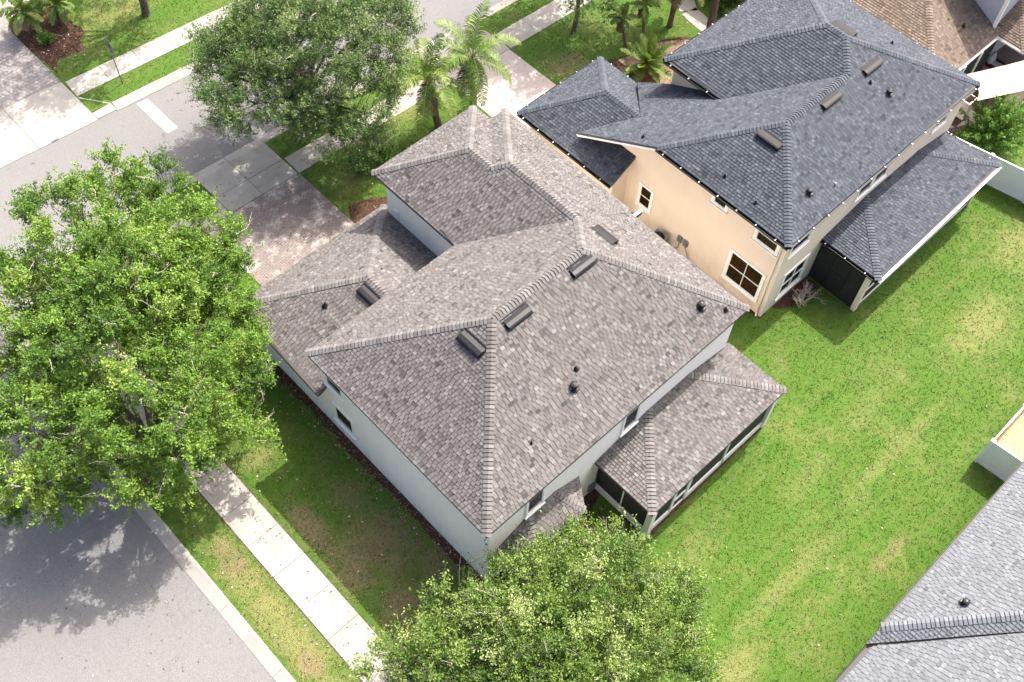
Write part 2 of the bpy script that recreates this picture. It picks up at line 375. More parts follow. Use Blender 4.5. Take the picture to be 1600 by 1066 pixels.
# driveway aprons
g = MB()
def apron(mb, xs, prof):
    for a, b in zip(xs[:-1], xs[1:]):
        for k, ((u, zu), (v, zv)) in enumerate(zip(prof[:-1], prof[1:])):
            j0 = .012 if k in (0, 1) else 0; j1 = .012 if k == 0 else 0
            A = [(a+.012, u(a)+j0, zu), (b-.012, u(b)+j0, zu), (b-.012, v(b)-j1, zv), (a+.012, v(a)-j1, zv)]
            mb.face(A)
            for j in range(4):
                p = A[j]; q = A[(j+1) % 4]; mb.face([p, (p[0], p[1], -.15), (q[0], q[1], -.15), q])
pr_ = [(ys, .03), (lambda x: ys(x)+1.2, .03), (lambda x: yk(x)-.02, .012), (lambda x: yk(x)+.5, -.075)]
apron(g, [3.72, 5.5, 7.5], pr_); apron(g, [16.95, 18.9, 20.95], pr_)
apron(g, [2.2, 3.72], pr_[:2])
apron(g, [-6.0, -3.0, -.7, 2.4], [(lambda x: 24.35-.07*x, .03), (lambda x: yf(x)+1.3, .03), (lambda x: yf(x)+.02, .012), (lambda x: yf(x)-.55, -.075)])
g.face([(2.42, yf(2.4)-.5, -.07), (3.45, yf(3.4)-.5, -.07), (3.45, yf(3.45), .004), (2.42, yo(2.4), .004)])
struct('driveway_apron', g, M['conc'])
g = MB()
slab(g, [(2.3, 5.0), (7.6, 5.0), (7.55, ys(7.5)-.015), (2.25, ys(2.2)-.015)], -.05, .02); struct('driveway', g, M['paver'])
g = MB(); slab(g, [(16.9, 5.0), (20.9, 5.0), (20.9, ys(20.9)-.015), (16.95, ys(17)-.015)], -.05, .02); struct('neighbour_driveway', g, M['paver2'])
g = MB(); slab(g, [(-6, 24.4), (2.4, 24.25), (2.4, 29), (3.2, 31.5), (3.3, 40), (-6, 40)], -.05, .02); struct('far_driveway', g, M['paver3'])
g = MB(); slab(g, [(3.0, 29.3), (5.2, 30.5), (8, 33), (8, 34.4), (3.0, 31)], -.05, .026); struct('far_garden_path', g, M['conc'])
g = MB()
cp = [(30.0, 4.6), (30.1, 5.6), (30.25, 6.6), (30.9, 7.5), (32.5, 8.3), (36, 8.9)]
for a, b in zip(cp[:-1], cp[1:]):
    a = Vector(a); b = Vector(b); q = Vector((-(b-a).y, (b-a).x)).normalized()*.5; fan(g, [a-q, b-q, b+q, a+q], .022)
struct('garden_path', g, M['conc'])
# mulch beds
def blob(cx, cy, rx, ry, n=26, j=.16, rot=0):
    out = []
    for i in range(n):
        a = 2*math.pi*i/n; k = 1+rnd.uniform(-j, j); x = rx*math.cos(a)*k; y = ry*math.sin(a)*k
        out.append((cx+x*math.cos(rot)-y*math.sin(rot), cy+x*math.sin(rot)+y*math.cos(rot)))
    return out
def strip_poly(x0, x1, ya, yb, n, jit, side=0):
    L = [(x0+rnd.uniform(-jit, jit), ya+(yb-ya)*i/n) for i in range(n+1)]
    return L+[(x1, yb), (x1, ya)]
g = MB()
fan(g, strip_poly(.02, .5, -9.9, 4.7, 70, .08), .008)
fan(g, [(.2, -10.1), (1.2, -10.9), (4.4, -11.2), (5.4, -10.2), (6.3, -9.9), (5.95, -12.2), (6.15, -12.52), (9, -12.5), (13.5, -12.46), (13.6, -9.3), (.2, -9.3)], .007)
fan(g, [(7.62, 4.6), (7.62, 7.6), (8.0, 8.3), (9.1, 8.0), (10.2, 7.2), (11.2, 6.2), (13.4, 5.8), (13.6, 4.2)], .008)
fan(g, [(21.6, 3.0), (21.8, 5.6), (23.2, 6.1), (24.3, 6.9), (25.4, 6.4), (26.6, 6.5), (28.3, 5.6), (29.6, 4.5), (30.8, 3.4), (30.8, 1.2), (22, 1.2)], .008)
fan(g, blob(3.6, 27.6, 1.5, 2.2), .009); fan(g, [(2.55, 24.8), (3.0, 25.6), (4.6, 26.4), (5.1, 27.5), (5.4, 29.4), (3.2, 29.6), (2.5, 28.5)], .011)
fan(g, strip_poly(17.45, 17.9, -8.9, 2, 14, .03), .008)
fan(g, [(18.3, -8.8), (20.9, -8.8), (20.9, -9.6), (20.3, -9.8), (19.2, -9.5), (18.5, -9.1)], .007)
fan(g, strip_poly(30.9, 33.2, -8.9, 0, 14, .05), .0085)
struct('mulch_bed', g, M['mulch'])
g = MB(); fan(g, [(24.6, 6.6), (25.6, 6.25), (26.8, 6.3), (28.2, 5.4), (29.4, 4.4), (30.6, 3.3), (30.7, 2.0), (24.5, 2.0)], .013); struct('straw_bed', g, M['pine'])
g = MB(); fan(g, [(18.75, -19.5), (40, -19.5), (40, -24), (18.75, -24)], .01); struct('wood_chip_yard', g, M['straw'])
g = MB(); fan(g, [(33.2, -6.4), (46, -6.4), (46, -9.4), (36.8, -9.4), (33.2, -8.2)], .03); struct('patio_slab', g, M['shdark'])
g = MB(); fan(g, [(5.5, -20.97), (18.7, -20.97), (18.7, -22), (5.5, -22)], .008); struct('eave_shade_strip', g, M['mulch'])  # dark strip added to stand for the shade along this eave
# painted stop bar
g = MB(); slab(g, [(4.42, 17.86), (5.0, 17.84), (4.98, 20.42), (4.4, 20.5)], -.0985, -.094); struct('stop_bar', g, M['paint'])
# utility lids set in the concrete
for i, (x, y) in enumerate([(.14, 21.1), (5.2, 14.36), (18.2, 13.8)]):
    g = MB(); z = -.058 if i == 0 else -.03
    slab(g, [(x-.17, y-.12), (x+.17, y-.12), (x+.17, y+.12), (x-.17, y+.12)], z-.1, z+.012)
    h = MB(); slab(h, [(x-.1, y-.06), (x+.1, y-.06), (x+.1, y+.06), (x-.1, y+.06)], z, z+.02)
    o = g.build('utility_lid', M['steel']); h.build('lid_plate', M['gutter'], o)
    tag(o, ['small grey utility lid in the far kerb across from the stop bar', 'small grey utility lid at the mouth of the brick driveway', 'small grey utility lid at the mouth of the pale driveway'][i], 'utility lid', 'utility lids in the kerbs')
# stones and bits on the worn lawn
def sub(a): return a
# ------------------------------------------------------------------ shingled roofs
def plane_basis(P):
    P = [Vector(p) for p in P]; n = Vector((0, 0, 0))
    for i in range(len(P)):
        a, b = P[i], P[(i+1) % len(P)]
        n += Vector(((a.y-b.y)*(a.z+b.z), (a.z-b.z)*(a.x+b.x), (a.x-b.x)*(a.y+b.y)))
    n.normalize()
    if n.z < 0: n = -n
    h = Vector((0, 0, 1)).cross(n).normalized(); gg = n.cross(h)
    return n, h, gg
def interval(poly, v):
    xs = []
    for i in range(len(poly)):
        (u0, v0), (u1, v1) = poly[i], poly[(i+1) % len(poly)]
        if (v0 <= v < v1) or (v1 <= v < v0): xs.append(u0+(u1-u0)*(v-v0)/(v1-v0))
    return (min(xs), max(xs)) if len(xs) >= 2 else None
def shingles(mb, P, seed=0, row=.132, tw=.19, thick=.026, lift=.006):
    n, h, gg = plane_basis(P)
    P = [Vector(p) for p in P]; org = n*(sum(p.dot(n) for p in P)/len(P))
    uv = [(p.dot(h), p.dot(gg)) for p in P]
    v0 = min(q[1] for q in uv); v1 = max(q[1] for q in uv)
    def at(u, v, k): return org+h*u+gg*v+n*k
    nr = int(math.ceil((v1-v0)/row))
    for r in range(nr):
        vb = v0+r*row; vt = min(vb+row*1.0, v1); 
        ib = interval(uv, vb+1e-4); it = interval(uv, max(vb+2e-4, vt-1e-4))
        if not ib or not it: continue
        rr = random.Random(int(vb*1000)*31+seed)
        u = min(ib[0], it[0])-tw*((.5*(int(round((vb-v0)/row)) % 2)+rr.uniform(0, .3)) % 1)-.001; umax = max(ib[1], it[1])
        t = rr.random(); big = rr.random()
        while u < umax:
            wd = tw*rr.choice((.85, 1, 1, 1.15)); gap = rr.uniform(.02, .042)
            t = min(1, max(0, rr.gauss(.54, .18))); th = thick*rr.choice((.85, 1, 1.15))
            for (ua, e, hh, tt, bt) in ((u, u+wd-gap, th, t, .0), (u+wd-gap, u+wd, thick*.25, max(0, t*.35-.05), .0)):  # gaps and butts toned dark: shadow-band granules plus joint shade in the colour
                a0, a1 = max(ua, ib[0]), min(e, ib[1]); b0, b1 = max(ua, it[0]), min(e, it[1])
                if not (a1 > a0+.004 or b1 > b0+.004): continue
                if a1 <= a0+1e-4: a0 = a1 = min(max(min(a0, a1), ib[0]), ib[1])
                if b1 <= b0+1e-4: b0 = b1 = min(max(min(b0, b1), it[0]), it[1])
                A, B, Cc, D = at(a0, vb, hh+lift), at(a1, vb, hh+lift), at(b1, vt, lift), at(b0, vt, lift)
                mb.face([A, B, Cc, D], 0, tt)
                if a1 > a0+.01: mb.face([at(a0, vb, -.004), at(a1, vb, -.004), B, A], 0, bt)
            u += wd
def caps(mb, a, b, na, nb, wid=.165, exp=.15, seed=0, rise=.03, step=.03):
    """overlapping cap shingles from a (low or start) to b over two planes with normals na, nb"""
    a = Vector(a); b = Vector(b); d = (b-a); L = d.length; d.normalize(); n = max(1, int(round(L/exp))); rr = random.Random(seed)
    sa = na.cross(d); sb = nb.cross(d)
    mid = (na+nb).normalized()
    if sa.dot(nb) > 0: sa = -sa
    if sb.dot(na) > 0: sb = -sb
    for s_, n_ in ((sa, na), (sb, nb)):      # dark strip under the caps: groove shade put into its colour
        mb.face([a+mid*rise*.7, a+s_*wid*.9+n_*.012, b+s_*wid*.9+n_*.012, b+mid*rise*.7], 0, 0)
    for i in range(n):
        p = a+d*(L*i/n); q = a+d*(L*(i+.78)/n); t = min(1, max(0, rr.gauss(.72, .14)))
        k0, k1 = rise+step, rise+step*.55
        for s_, n_ in ((sa, na), (sb, nb)):
            P0 = p+mid*k0; P1 = q+mid*k1; Q0 = p+s_*wid+n_*(k0*.8); Q1 = q+s_*wid+n_*(k1*.8)
            mb.face([P0, Q0, Q1, P1], 0, t)
            mb.face([P0, Q0, p+s_*wid, p+mid*.01], 0, max(0, t-.4)); mb.face([P1, Q1, q+s_*wid, q+mid*.01], 0, max(0, t-.4))  # cap butts toned darker: lap shade put into the colour
            mb.face([Q0, Q1, q+s_*wid, p+s_*wid], 0, max(0, t-.3))
def nrm(P): return plane_basis(P)[0]
def roof(parent, name, mat, planes, capsl, seed=0, fascia=None, thick=.16, **kw):
    deck = MB()
    for P in planes:
        deck.prism([(p[0], p[1], p[2]-.012) for p in P], -thick)
    sh = MB()
    for P in planes: shingles(sh, P, seed, **kw)
    nv = len(sh.v); off = len(sh.v)
    for f, t in zip(deck.f, deck.t): sh.f.append(tuple(i+off for i in f)); sh.m.append(1); sh.t.append(.3)
    sh.v += deck.v
    o = sh.build(name, [mat, M['deck']], parent)
    for k, (a, b, i, j) in enumerate(capsl):
        c = MB(); caps(c, a, b, nrm(planes[i]), nrm(planes[j]), seed=seed*50+k); c.build('ridge_cap', mat, o)
    fm = M['white'] if fascia is None else fascia
    for P in planes:                       # a fascia board under every level eave edge
        zm = min(p[2] for p in P)
        for a, b in zip(P, P[1:]+P[:1]):
            a = Vector(a); b = Vector(b)
            if abs(a.z-b.z) < .02 and a.z < zm+.02 and (a-b).length > .6:
                n = nrm(P); q = Vector((n.x, n.y, 0)).normalized(); d = (b-a).normalized()
                f = MB(); f.beam(a-q*.012-Z*.10, b-q*.012-Z*.10, .022, .15); f.build('fascia', fm, o)
    return o
def hood(parent, centre, along, n, h, L=1.1, W=.36):
    """low slant-back roof vent: closed at the upslope side, open mouth down the slope"""
    c = Vector(centre); a = Vector(along).normalized(); n = Vector(n).normalized(); dn = a.cross(n)
    if dn.z > 0: dn = -dn
    mb = MB(); q = []
    prof = [(-.5*W, .015), (-.1*W, h*.75), (.32*W, h), (.5*W, h*.98)]
    for s_ in (-.5, .5):
        for t, k in prof: q.append(c+a*L*s_+dn*t+n*k)
        q.append(c+a*L*s_+dn*W*.5+n*.012); q.append(c+a*L*s_-dn*W*.5+n*.0)
    m = 6
    for i in range(3): mb.face([q[i], q[i+1], q[i+1+m], q[i+m]])
    mb.face([q[3], q[4], q[4+m], q[3+m]], 1); mb.face(q[:m]); mb.face(q[m:][::-1])
    fl = [c+a*L*.56*x+dn*y*W*.72+n*.03 for x, y in ((-1, -1), (1, -1), (1, 1), (-1, 1))]; mb.face(fl)
    for i in range(9):
        t = -.45+.9*i/8; mb.beam(c+a*L*t+dn*W*.505+n*.02, c+a*L*t+dn*W*.505+n*h*.95, .02, .02, 0)
    return mb
def vent_pipe(mb, p, r=.05, h=.3, boot=.14):
    p = Vector(p); mb.tube([p+Vector((0, 0, -.1)), p+Vector((0, 0, h))], [r, r], 10)
    mb.tube([p+Vector((0, 0, .0)), p+Vector((0, 0, .12))], [boot, r*1.15], 10)
def fan_vent(mb, p, r=.15, h=.3):
    p = Vector(p); z = Vector((0, 0, 1))
    mb.tube([p-z*.15, p+z*h*.45], [r*.7, r*.7], 14); mb.tube([p+z*h*.45, p+z*h*.6, p+z*h*.9, p+z*h], [r*.75, r*1.15, r*.95, r*.3], 16)
    mb.tube([p+z*.0, p+z*.03], [r*1.5, r*1.3], 14)

SRND = 5
def gutter(parent, a, b, out, mat, clip_gap=.95, r=.075, name='gutter', clips=True, deep=.13):
    """half-round box gutter along eave a-b, pushed outward along 'out', with white hanger clips"""
    a = Vector(a); b = Vector(b); o2 = Vector(out); z = Vector((0, 0, 1)); mb = MB()
    prof = [(0, 0), (0, -deep), (.09, -deep), (.115, -.02), (.1, -.02), (.08, -deep+.015), (.012, -deep+.015), (.012, 0)]
    A = [a+o2*x+z*y for x, y in prof]; B = [b+o2*x+z*y for x, y in prof]
    for i in range(len(prof)): j = (i+1) % len(prof); mb.face([A[i], A[j], B[j], B[i]])
    mb.face(A); mb.face(B[::-1])
    g_ = mb.build(name, mat, parent)
    if clips:
        L = (b-a).length; n = int(L/clip_gap); d = (b-a).normalized(); src = None
        for i in range(n):
            p = a+d*(L*(i+.6)/n)
            if src is None:
                cm = MB(); cm.beam(o2*.03+z*.006, o2*.11+z*.0, .034, .016); src = cm.mesh('gutter_clip', M['white'])
            c = bpy.data.objects.new('gutter_clip', src); C.objects.link(c); c.parent = g_; c.location = p+Vector((0, 0, 0))-parent_world(g_)
    return g_
def frame_ring(mb, o, u, v, w_, h_, t, d, n):
    """rectangular ring with outer size w_ x h_, bar t, depth d along n, o = lower-left corner"""
    o = Vector(o); u = Vector(u); v = Vector(v); n = Vector(n)
    for (x0, x1, y0, y1) in ((0, w_, 0, t), (0, w_, h_-t, h_), (0, t, t, h_-t), (w_-t, w_, t, h_-t)):
        P = [o+u*x+v*y for x, y in ((x0, y0), (x1, y0), (x1, y1), (x0, y1))]
        Q = [p+n*d for p in P]; mb.face(Q)
        for i in range(4): j = (i+1) % 4; mb.face([P[i], P[j], Q[j], Q[i]])
def window(parent, o, u, n, w_, h_, gmat, trim=.12, mull=(1, 1), fm=None, label=None, sillw=True):
    fm = fm or M['white']; u = Vector(u); n = Vector(n); v = Vector((0, 0, 1)); o = Vector(o)
    f = MB(); frame_ring(f, o-u*trim-v*trim, u, v, w_+2*trim, h_+2*trim, trim, .05, n)
    frame_ring(f, o, u, v, w_, h_, .035, .03, n)
    for i in range(1, mull[0]):
        x = w_*i/mull[0]; P = [o+u*(x-.035), o+u*(x+.035), o+u*(x+.035)+v*h_, o+u*(x-.035)+v*h_]
        f.prism([p+n*.034 for p in P], 0) if False else f.beam(o+u*x+v*.03+n*.02, o+u*x+v*(h_-.03)+n*.02, .06, .03)
    for j in range(1, mull[1]):
        f.beam(o+u*.03+v*h_*j/mull[1]+n*.018, o+u*(w_-.03)+v*h_*j/mull[1]+n*.018, .035, .04)
    if sillw: f.beam(o-u*(trim+.03)-v*(trim+.02)+n*.05, o+u*(w_+trim+.03)-v*(trim+.02)+n*.05, .1, .05)
    fo = f.build('window', fm, parent)
    if label: fo['label'] = label
    pn = MB(); pn.face([o+n*.012, o+u*w_+n*.012, o+u*w_+v*h_+n*.012, o+v*h_+n*.012])
    pn.build('pane', gmat, fo); return fo

# ================================================================== HOUSE 1 : white stucco, weathered grey-brown roof
H1 = thing('house', 'large white stucco house with weathered grey brown shingle roof in the middle of the picture', 'house', (6.8, -4.8, 0))
wl = MB()
wl.box((.36, -9.6, 0), (13.4, -.16, 5.46)); wl.box((7.74, -.5, 0), (12.68, 4.72, 5.46)); wl.box((12.6, -.5, 0), (13.68, 3.46, 5.3))
wl.box((.365, -.5, 0), (7.9, 4.8, 2.86))
wl.build('wall', M['stW'], H1)
z0 = 5.6; A_ = (0, -9.82, z0); B_ = (13.75, -9.82, z0); P1 = (4.76, -4.91, 8.517); P2 = (9.23, -4.91, 8.517); E1 = (0, 0, z0)
V1 = (7.38, 0, z0); P3 = (10.71, -3.3, 7.56); P4 = (10.7, .45, 7.56); P4b = (10.2, .95, 7.265); P5 = (10.2, 2.27, 7.265)
WL = (7.38, 5.1, z0); WR = (13.02, 5.1, z0); VV = (13.02, 3.85, z0); FR = (14.05, 4.18, 5.41); FM = (13.12, 4.18, 5.41)
pl = [[A_, B_, P2, P1], [E1, A_, P1], [E1, V1, P3, P2, P1],
      [(7.38, .95, z0), WL, P5, P4b], [V1, (7.38, .95, z0), P4b, P4, P3], [WL, WR, P5], [WR, VV, P4b, P5], [VV, FM, FR, P4, P4b],
      [B_, (13.75, -3.55, z0), P3, P2], [(14.05, -3.55, 5.41), FR, P4, P3]]
cp1 = [(A_, P1, 0, 1), (E1, P1, 1, 2), (B_, P2, 0, 8), (P1, P2, 0, 2), (P3, P2, 2, 8), (P3, P4, 4, 9), (P4b, P4, 4, 7), (P4b, P5, 3, 6), (WL, P5, 3, 5), (WR, P5, 5, 6), (FR, P4, 7, 9)]
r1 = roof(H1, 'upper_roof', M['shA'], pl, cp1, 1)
# white return at the jog in the right eave
g = MB(); g.box((13.76, -3.72, 5.2), (14.35, -3.58, 5.42)); g.beam((13.9, -3.66, 5.30), (14.35, -3.66, 5.26), .12, .2); g.build('eave_return', M['white'], H1)
# garage roof
GE = -.1; ga = (4.15, 1.6, 4.85); gz = 2.95
gl0 = (GE, -.35, gz); gl1 = (.05, 5.25, gz); gr1 = (7.9, 5.25, gz)
gb = (4.15, -.2, 4.85); gw = (7.76, -.2, gz+.07)
gp = [[gl0, gl1, ga, gb], [gl1, gr1, ga], [gr1, gw, gb, ga]]
gc = [(gl1, ga, 0, 1), (gr1, ga, 1, 2), (gb, ga, 0, 2)]
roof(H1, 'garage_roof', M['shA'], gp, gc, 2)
g = MB(); g.box((2.6, 4.8, 0), (7.2, 4.86, 2.2)); gd = g.build('garage_door', M['white'], H1)
g = MB()
for i in range(1, 4): g.box((2.6, 4.862, .55*i-.012), (7.2, 4.87, .55*i+.012))
g.build('door_seam', M['gutter'], gd)
# lanai (screened porch)
la, lb = (5.83, -12.55, 2.85), (13.68, -12.55, 2.85); lc, ld = (5.83, -9.55, 2.85), (13.68, -9.55, 2.85)
lz0, lz1 = (8.75, -9.55, 3.46), (10.95, -9.55, 3.46)
lp = [[la, lb, lz1, lz0], [lc, la, lz0], [lb, ld, lz1]]
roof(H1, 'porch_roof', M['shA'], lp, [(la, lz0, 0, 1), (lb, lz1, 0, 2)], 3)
g = MB()
px0, px1, py0 = 6.24, 13.4, -12.33
for (x, y) in ((px0, py0), (px1, py0)): g.box((x-.13, y-.13, 0), (x+.13, y+.13, 2.7))
for x in (7.55, 8.5, 10.75): g.box((x-.05, py0-.06, 0), (x+.05, py0+.06, 2.7))
g.box((px0, py0-.07, 2.45), (px1, py0+.07, 2.72)); g.box((px0-.07, py0, 2.5), (px0+.07, -9.55, 2.72)); g.box((px1-.07, py0, 2.5), (px1+.07, -9.55, 2.72))
g.box((px0-.06, py0, 0), (px0+.06, -9.55, .42)); g.box((px1-.06, py0, 0), (px1+.06, -9.55, .42))
g.box((px0, py0-.06, 0), (7.5, py0+.06, .42)); g.box((8.55, py0-.06, 0), (px1, py0+.06, .42)); g.box((px0-.02, -10.95, .42), (px0+.02, -10.89, 2.5))
g.box((px0-.09, -9.6, 0), (px0+.09, -9.57, 2.7))
g.build('porch_frame', M['white'], H1)
for a, b in (((px0, -9.6), (px0, -10.9)), ((px0, -10.95), (px0, -12.2)), ((6.37, py0), (7.5, py0)), ((7.6, py0), (8.45, py0)), ((8.55, py0), (10.7, py0)), ((10.8, py0), (13.27, py0)), ((px1, -12.2), (px1, -9.6))):
    s_ = MB(); s_.face([(a[0], a[1], .42 if a[0] != 7.6 else .1), (b[0], b[1], .42 if a[0] != 7.6 else .1), (b[0], b[1], 2.47), (a[0], a[1], 2.47)]); s_.build('porch_screen', M['screen'], H1)
g = MB()
for z_ in (.12, 1.0, 2.35): g.box((7.6, py0-.05, z_-.05), (8.45, py0+.03, z_+.05))
for x in (7.64, 8.41): g.box((x-.04, py0-.05, .1), (x+.04, py0+.03, 2.4))
g.build('screen_door', M['white'], H1)
g = MB(); g.box((6.3, -12.3, 0), (13.35, -9.6, .06)); g.build('porch_floor', M['gutter'], H1)
# rear bay
bp = [(1.05, -9.59), (1.75, -10.5), (4.2, -10.5), (4.75, -9.59)]
g = MB(); g.prism([(x, y, 2.74) for x, y in bp], -2.74); bay = g.build('bay_wall', M['stW'], H1)
b0, b1, b2, b3 = (.8, -9.55, 2.85), (1.7, -10.72, 2.85), (4.15, -10.72, 2.85), (5.0, -9.55, 2.85); bt0, bt1 = (2.3, -9.55, 3.5), (3.6, -9.55, 3.5)
roof(H1, 'bay_roof', M['shA'], [[b1, b2, bt1, bt0], [b0, b1, bt0], [b2, b3, bt1]], [(b1, bt0, 0, 1), (b2, bt1, 0, 2)], 4, thick=.1)
window(H1, (2.0, -10.5, .8), X, -Y, 1.9, 1.5, M['glass'], .08, (2, 1))
# windows
window(H1, (.36, -1.4, 3.62), Y, -X, .9, 1.25, M['glass'], .08, (1, 2)); window(H1, (.36, -1.72, 1.05), Y, -X, 1.02, 1.1, M['glass'], .13, (1, 1))
for x, z_ in ((2.2, 3.62), (7.2, 3.5)): window(H1, (x, -9.6, z_), X, -Y, .74, 1.3, M['glass'], .1, (1, 1))
# vents on the roof
s = .594; nR = Vector((0, -s, 1)); nL = nrm(pl[1]); nRi = nrm(pl[8])
rz = lambda y: 5.6+s*(y+9.82)
for (c, al, n_) in (((5.56, -5.32, rz(-5.32)), X, nR), ((8.82, -5.3, rz(-5.3)), X, nR)):
    hood(H1, c, al, n_, .17).build('roof_vent', [M['black'], M['black']], H1)
hood(H1, (3.8, -4.93, 5.6+.613*3.8), Y, nL, .17).build('roof_vent', [M['black'], M['black']], H1)
hood(H1, (10.96, -4.5, 5.6+.645*(13.75-10.96)), Y, nRi, .17, 1.05).build('roof_vent', [M['black'], M['black']], H1)
hood(H1, (3.72, .95, gz+.447*(3.72+.1)), Y, nrm(gp[0]), .17, 1.0).build('roof_vent', [M['black'], M['black']], H1)
for (x, y) in ((5.78, -8.1), (11.98, -8.74)):
    g = MB(); fan_vent(g, (x, y, rz(y)), .14, .3); g.build('exhaust_vent', M['pipe'], H1)
for (x, y) in ((6.25, -7.7), (12.8, -9.35), (3.25, -8.57)):
    g = MB(); vent_pipe(g, (x, y, rz(y)), .035 if x > 4 else .02, .24, .12 if x > 4 else .06); g.build('vent_pipe', M['black'], H1)
g = MB(); vent_pipe(g, (2.35, 2.1, gz+.447*2.45), .035, .25); g.build('vent_pipe', M['black'], H1)
g = MB(); vent_pipe(g, (5.0, 1.77, 4.85-.53*.95), .03, .12, .07); g.build('vent_pipe', M['black'], H1)
# little grey box on the wall of the front wing
g = MB(); g.box((7.70, 4.05, 3.35), (7.745, 4.3, 3.7)); g.build('wall_box', M['white'], H1)
g = MB(); g.box((5.72, -9.74, .4), (6.02, -9.59, .85)); g.build('meter_box', M['steel'], H1)

# ================================================================== HOUSE 2 : beige stucco, slate roof
H2 = thing('house', 'beige stucco house with blue grey shingle roof and black gutters beside the white house', 'house', (24, -4, 0))
wl = MB(); wl.box((17.6, -8.79, 0), (30.55, -2.2, 5.44)); wl.box((21.76, -2.4, 0), (30.54, 1.12, 5.44))
f2z = lambda y: 5.6-.494*(y+1.87)
i0 = len(wl.v)
for x in (17.6, 21.7): wl.v += [(x, -2.2, 0), (x, 1.75, 0), (x, 1.75, f2z(1.75)-.2), (x, -1.95, f2z(-1.95)-.2), (x, -2.2, f2z(-1.95)-.2)]
for q in ((0, 1, 2, 3, 4), (9, 8, 7, 6, 5), (1, 6, 7, 2), (2, 7, 8, 3), (3, 8, 9, 4)): wl.f.append(tuple(i0+j for j in q)); wl.m.append(0); wl.t.append(.5)
wl.box((16.6, -.35, 0), (21.3, 5.0, 2.8))
wl.build('wall', M['stB'], H2)
# rear face of the house is a paler stucco
g = MB(); g.box((17.64, -8.83, 0), (30.53, -8.78, 5.43)); g.build('rear_wall', M['stT'], H2)
g = MB(); g.box((17.575, -8.84, 0), (17.7, -8.6, 5.4)); g.build('corner_trim', M['stT'], H2)
S2 = .494
e1, e2, e3 = (17.2, -1.87, 5.6), (17.2, -9, 5.6), (30.9, -9, 5.6); q1 = (20.83, -5.43, 7.36); q2 = (24.97, -5.43, 7.36); q3 = (26.15, -4.25, 7.945); q4 = (26.15, -3.2, 7.945)
wlf, wrf = (21.4, 1.5, 5.6), (30.9, 1.5, 5.6); v2 = (21.4, -1.87, 5.6); em = (24.97, -9, 5.6)
rk = (16.75, 2.2, f2z(2.2)); gx = (18.95, .48, f2z(.48)); gxr = (21.35, 2.72, f2z(2.72))
p2 = [[e2, em, q2, q1], [em, e3, q3, q2], [e1, e2, q1], [e1, v2, q2, q1], [wlf, q4, q3, q2, v2], [wlf, wrf, q4], [wrf, e3, q3, q4],
      [e1, rk, gx, (18.95, -1.87, 5.6)], [(18.95, -1.87, 5.6), gx, gxr, (21.74, 1.1, f2z(1.1)), (21.74, -1.87, 5.6)]]
c2 = [(e2, q1, 0, 2), (e1, q1, 2, 3), (q1, q2, 0, 3), (q2, q3, 1, 4), (e3, q3, 1, 6), (q3, q4, 4, 6), (wlf, q4, 4, 5), (wrf, q4, 5, 6)]
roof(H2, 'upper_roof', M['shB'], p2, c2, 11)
hz = 2.9; ha = (18.9, 2.62, f2z(.48)); h0, h1_, h2_ = (16.12, 5.36, hz), (21.62, 5.36, hz), (21.62, 2.9, hz)
hb = (18.9, -.6, f2z(.48)); 
p3 = [[(16.12, -.62, hz), h0, ha, hb], [h0, h1_, ha], [h1_, (21.62, 2.3, hz), (18.9, .4, f2z(.48)), ha]]
roof(H2, 'garage_roof', M['shB'], p3, [(h0, ha, 0, 1), (h1_, ha, 1, 2), ((18.9, .5, f2z(.48)), ha, 0, 2)], 12)
# porch
k0, k1 = (20.82, -11.85, 2.85), (30.4, -11.75, 2.85); k2, k3 = (20.82, -8.78, 2.85), (30.2, -8.78, 2.85); kt0, kt1 = (23.75, -8.78, 3.42), (27.6, -8.78, 3.42)
roof(H2, 'porch_roof', M['shB'], [[k0, k1, kt1, kt0], [k2, k0, kt0], [k1, k3, kt1]], [(k0, kt0, 0, 1), (k1, kt1, 0, 2)], 13, fascia=M['white'])
g = MB()
g.box((20.93, -11.5, 0), (21.15, -11.28, 2.75)); g.build('porch_post', M['stT'], H2); g = MB(); g.box((30.0, -11.5, 0), (30.2, -11.3, 2.75)); g.build('porch_post', M['stT'], H2)
g = MB(); g.box((21.0, -11.42, 2.5), (30.1, -11.34, 2.74)); g.box((21.0, -11.42, 0), (30.1, -11.3, .12)); g.box((21.0, -11.42, 1.0), (30.1, -11.36, 1.08)); g.build('porch_beam', M['white'], H2)
g = MB()
for y in (-8.75, -9.65, -10.5, -11.25): g.box((21.02, y-.03, 0), (21.08, y+.03, 2.5))
for x in (23, 25.3, 27.6):
    q = MB(); q.box((x-.03, -11.4, .1), (x+.03, -11.34, 2.6)); q.build('screen_post', M['bronze'], H2)
g.box((21.0, -11.3, 2.5), (21.1, -8.66, 2.72)); g.box((21.0, -11.3, 0), (21.12, -8.66, .06)); g.box((21.02, -10.5, 1.2), (21.08, -9.65, 1.27)); g.box((21.02, -10.5, 2.2), (21.08, -9.65, 2.27))
g.build('porch_frame', M['bronze'], H2)
for a, b in (((21.05, -8.7), (21.05, -9.62)), ((21.05, -9.68), (21.05, -10.47)), ((21.05, -10.53), (21.05, -11.28)), ((21.15, -11.38), (30, -11.38))):
    s_ = MB(); s_.face([(a[0], a[1], .06), (b[0], b[1], .06), (b[0], b[1], 2.5), (a[0], a[1], 2.5)]); s_.build('porch_screen', M['screenD'], H2)
